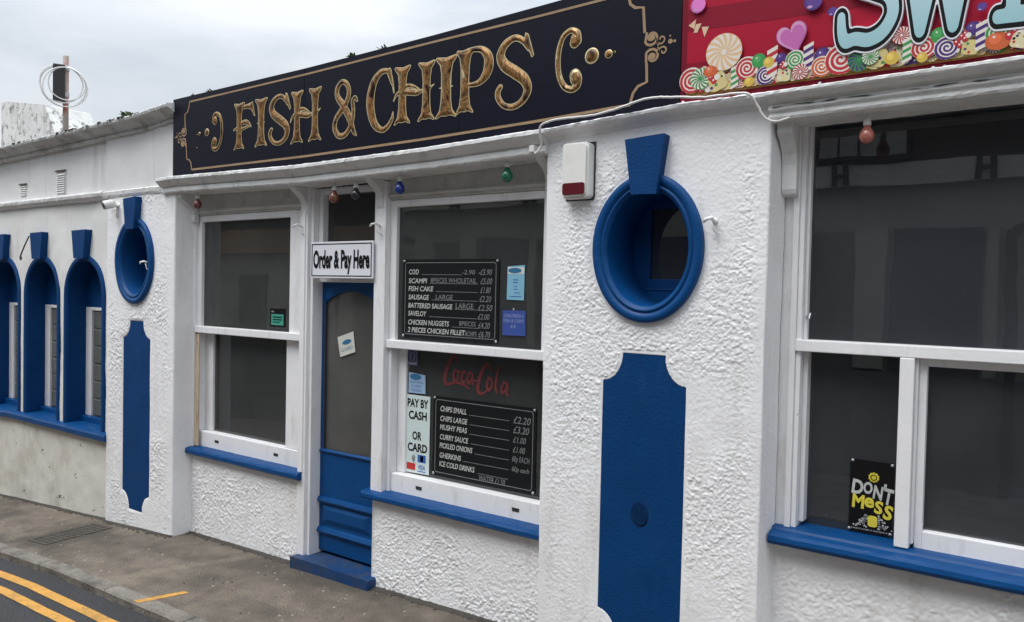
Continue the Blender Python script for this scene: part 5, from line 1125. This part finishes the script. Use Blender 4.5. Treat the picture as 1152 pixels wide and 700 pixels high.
o3 = b.build('cable_coil', cablem, None, 0, True)
b = MB(); b.lathe([(.036, 0), (.036, .05)], pc+Vector((0, 0, 4.06)), sides=14); b.lathe([(.038, 0), (.038, .04)], pc+Vector((0, 0, 4.35)), sides=14); o4 = b.build('clamp', steelm)
thing('aerial_mast', (pu, pv, 3.2), 'rusty mast on the annexe roof carrying a black box and a coil of pale cable', 'mast', [o1, o2, o3, o4])
b = MB(); b.tube(catmull([P(-8.37, .19, 2.44), P(-8.39, .20, 2.40), P(-8.45, .205, 2.33), P(-8.52, .205, 2.25), P(-8.535, .205, 2.225), P(-8.525, .205, 2.205), P(-8.51, .205, 2.215), P(-8.515, .205, 2.235)], 5), .007, sides=8)
solo(b.build('wire_hook', ironm, None, 0, True), (-8.37, .19, 2.44), 'bent black wire dangling from the keystone of a blue arched window', 'hook')
# weeds rooted in the coping and along the top of the signs
def tuft(u, v, z, r, n, label, tall=1., m=leafm):
    b = MB(); q = random.Random(int(abs(u)*1000))
    for k in range(n):
        a = q.uniform(0, 6.28); l = r*q.uniform(.35, 1.1); up = q.uniform(.15, 1.0)*tall
        d = Vector((math.cos(a), math.sin(a), up)).normalized(); s = d.orthogonal().normalized()
        s = (Matrix.Rotation(q.uniform(0, 6.28), 3, d) @ s)*l*q.uniform(.10, .20); o = Vector(P(u+q.uniform(-.5, .5)*r, v+q.uniform(-.3, .3)*r, z))
        b.add([o, o+d*l*.5+s, o+d*l+Vector((0, 0, -.15*l)), o+d*l*.5-s], [(0, 1, 2, 3)])
    solo(b.build('weed_tuft', m), (u, v, z), label, 'weed', 'weeds growing on the wall tops')
tuft(-6.50, .16, 3.400, .10, 110, 'bushy green weed on the annexe coping left of the navy sign')
tuft(-6.15, .12, 3.405, .05, 26, 'thin sprig on the coping between the bushy weed and navy sign', 2.2)
tuft(-3.77, .17, 3.482, .055, 40, 'small weed above the ampersand of the navy sign')
tuft(-3.50, .17, 3.490, .045, 30, 'small weed above the letter C of the navy sign')
tuft(-5.34, .17, 3.465, .05, 30, 'low weed above the left flourish of the navy sign')
tuft(-5.56, .17, 3.464, .04, 22, 'tiny weed at the far left top of the navy sign')
b = MB(); q = random.Random(4)
for k in range(260):
    u = q.uniform(-9.6, -6.3); 
    if vnoise(np.array([u*3.1]), np.array([1.]), 3)[0] < .42: continue
    r = q.uniform(.006, .024); v_ = q.uniform(.15, .272); z = cop(u)+.004+(.276-v_)*.12
    b.lathe([(r*1.2, -.004), (r, r*.3), (r*.5, r*.62), (0, r*.7)], P(u, v_, z), sides=7)
tag(b.build('coping_moss', mossm, None, 0, True), 'dark moss clumps growing along the top of the annexe coping', 'moss', kind='stuff')
# dirt and grit where the walls meet the pavement
b = MB(); q = random.Random(8)
edges = [((-13, .135), (-6.9, .135)), ((-6.9, .175), (-5.83, .175)), ((-5.82, .02), (-4.45, .02)), ((-3.68, .02), (-2.27, .02)), ((-2.27, .18), (-1.06, .18))]
for (u0, v0), (u1, v1) in edges:
    for k in range(int((u1-u0)*95)):
        u = q.uniform(u0, u1); r = q.uniform(.003, .011)*(1.5 if q.random() < .1 else 1); v_ = v0+abs(q.gauss(0, .018))
        b.lathe([(r*1.3, -.004), (r, r*.35), (r*.4, r*.7), (0, r*.75)], P(u, v_, pav(u, v_)), sides=6)
tag(b.build('wall_foot_grit', mat('dark_grit', (.05, .045, .038), .9, var=.5, vscale=50), None, 0, True), 'dark grit and moss gathered where walls meet the pavement', 'grit', kind='stuff')
b = MB(); q = random.Random(12)
for k in range(420):
    u, v_ = q.uniform(-9, -2.6), q.uniform(.05, .94); r = q.choice([.003, .004, .004, .006, .009]); n_ = 7; a0 = q.uniform(0, 6)
    ring = [(u+r*q.uniform(.6, 1.2)*math.cos(a0+6.283*i/n_), v_+r*q.uniform(.6, 1.2)*math.sin(a0+6.283*i/n_)) for i in range(n_)]
    h = r*.5; b.add([P(x, y, pav(x, y)-.001) for x, y in ring]+[P(u+(x-u)*.55, v_+(y-v_)*.55, pav(u, v_)+h) for x, y in ring], [(i, n_+i, n_+(i+1) % n_, (i+1) % n_) for i in range(n_)]+[tuple(range(n_, 2*n_))[::-1]], q.choice([0, 0, 1, 2]))
tag(b.build('pavement_grit', [mat('pale_chip', (.42, .39, .34), .8), MATS['dark_grit'], mat('grey_gum', (.26, .245, .225), .6)]), 'small chips, gum spots and grit scattered over the pavement', 'grit', kind='stuff')
b = MB()
for (u0, v0), (u1, v1) in edges:
    n = int((u1-u0)/.012); vs = []
    for i in range(n+1):
        u = u0+(u1-u0)*i/n; w = .004+.028*float(vnoise(np.array([u*7.]), np.array([2.]), 5)[0])**1.5+.008*float(vnoise(np.array([u*50.]), np.array([2.]), 6)[0]); vs += [P(u, v0-.06, pav(u, v0)+.012), P(u, v0+.004, pav(u, v0)+.010), P(u, v0+w, pav(u, v0+w)+.001)]
    b.add(vs, [(3*i+k, 3*i+k+1, 3*i+k+4, 3*i+k+3) for i in range(n) for k in range(2)])
tag(b.build('wall_foot_dirt', MATS['dark_grit']), kind='structure')
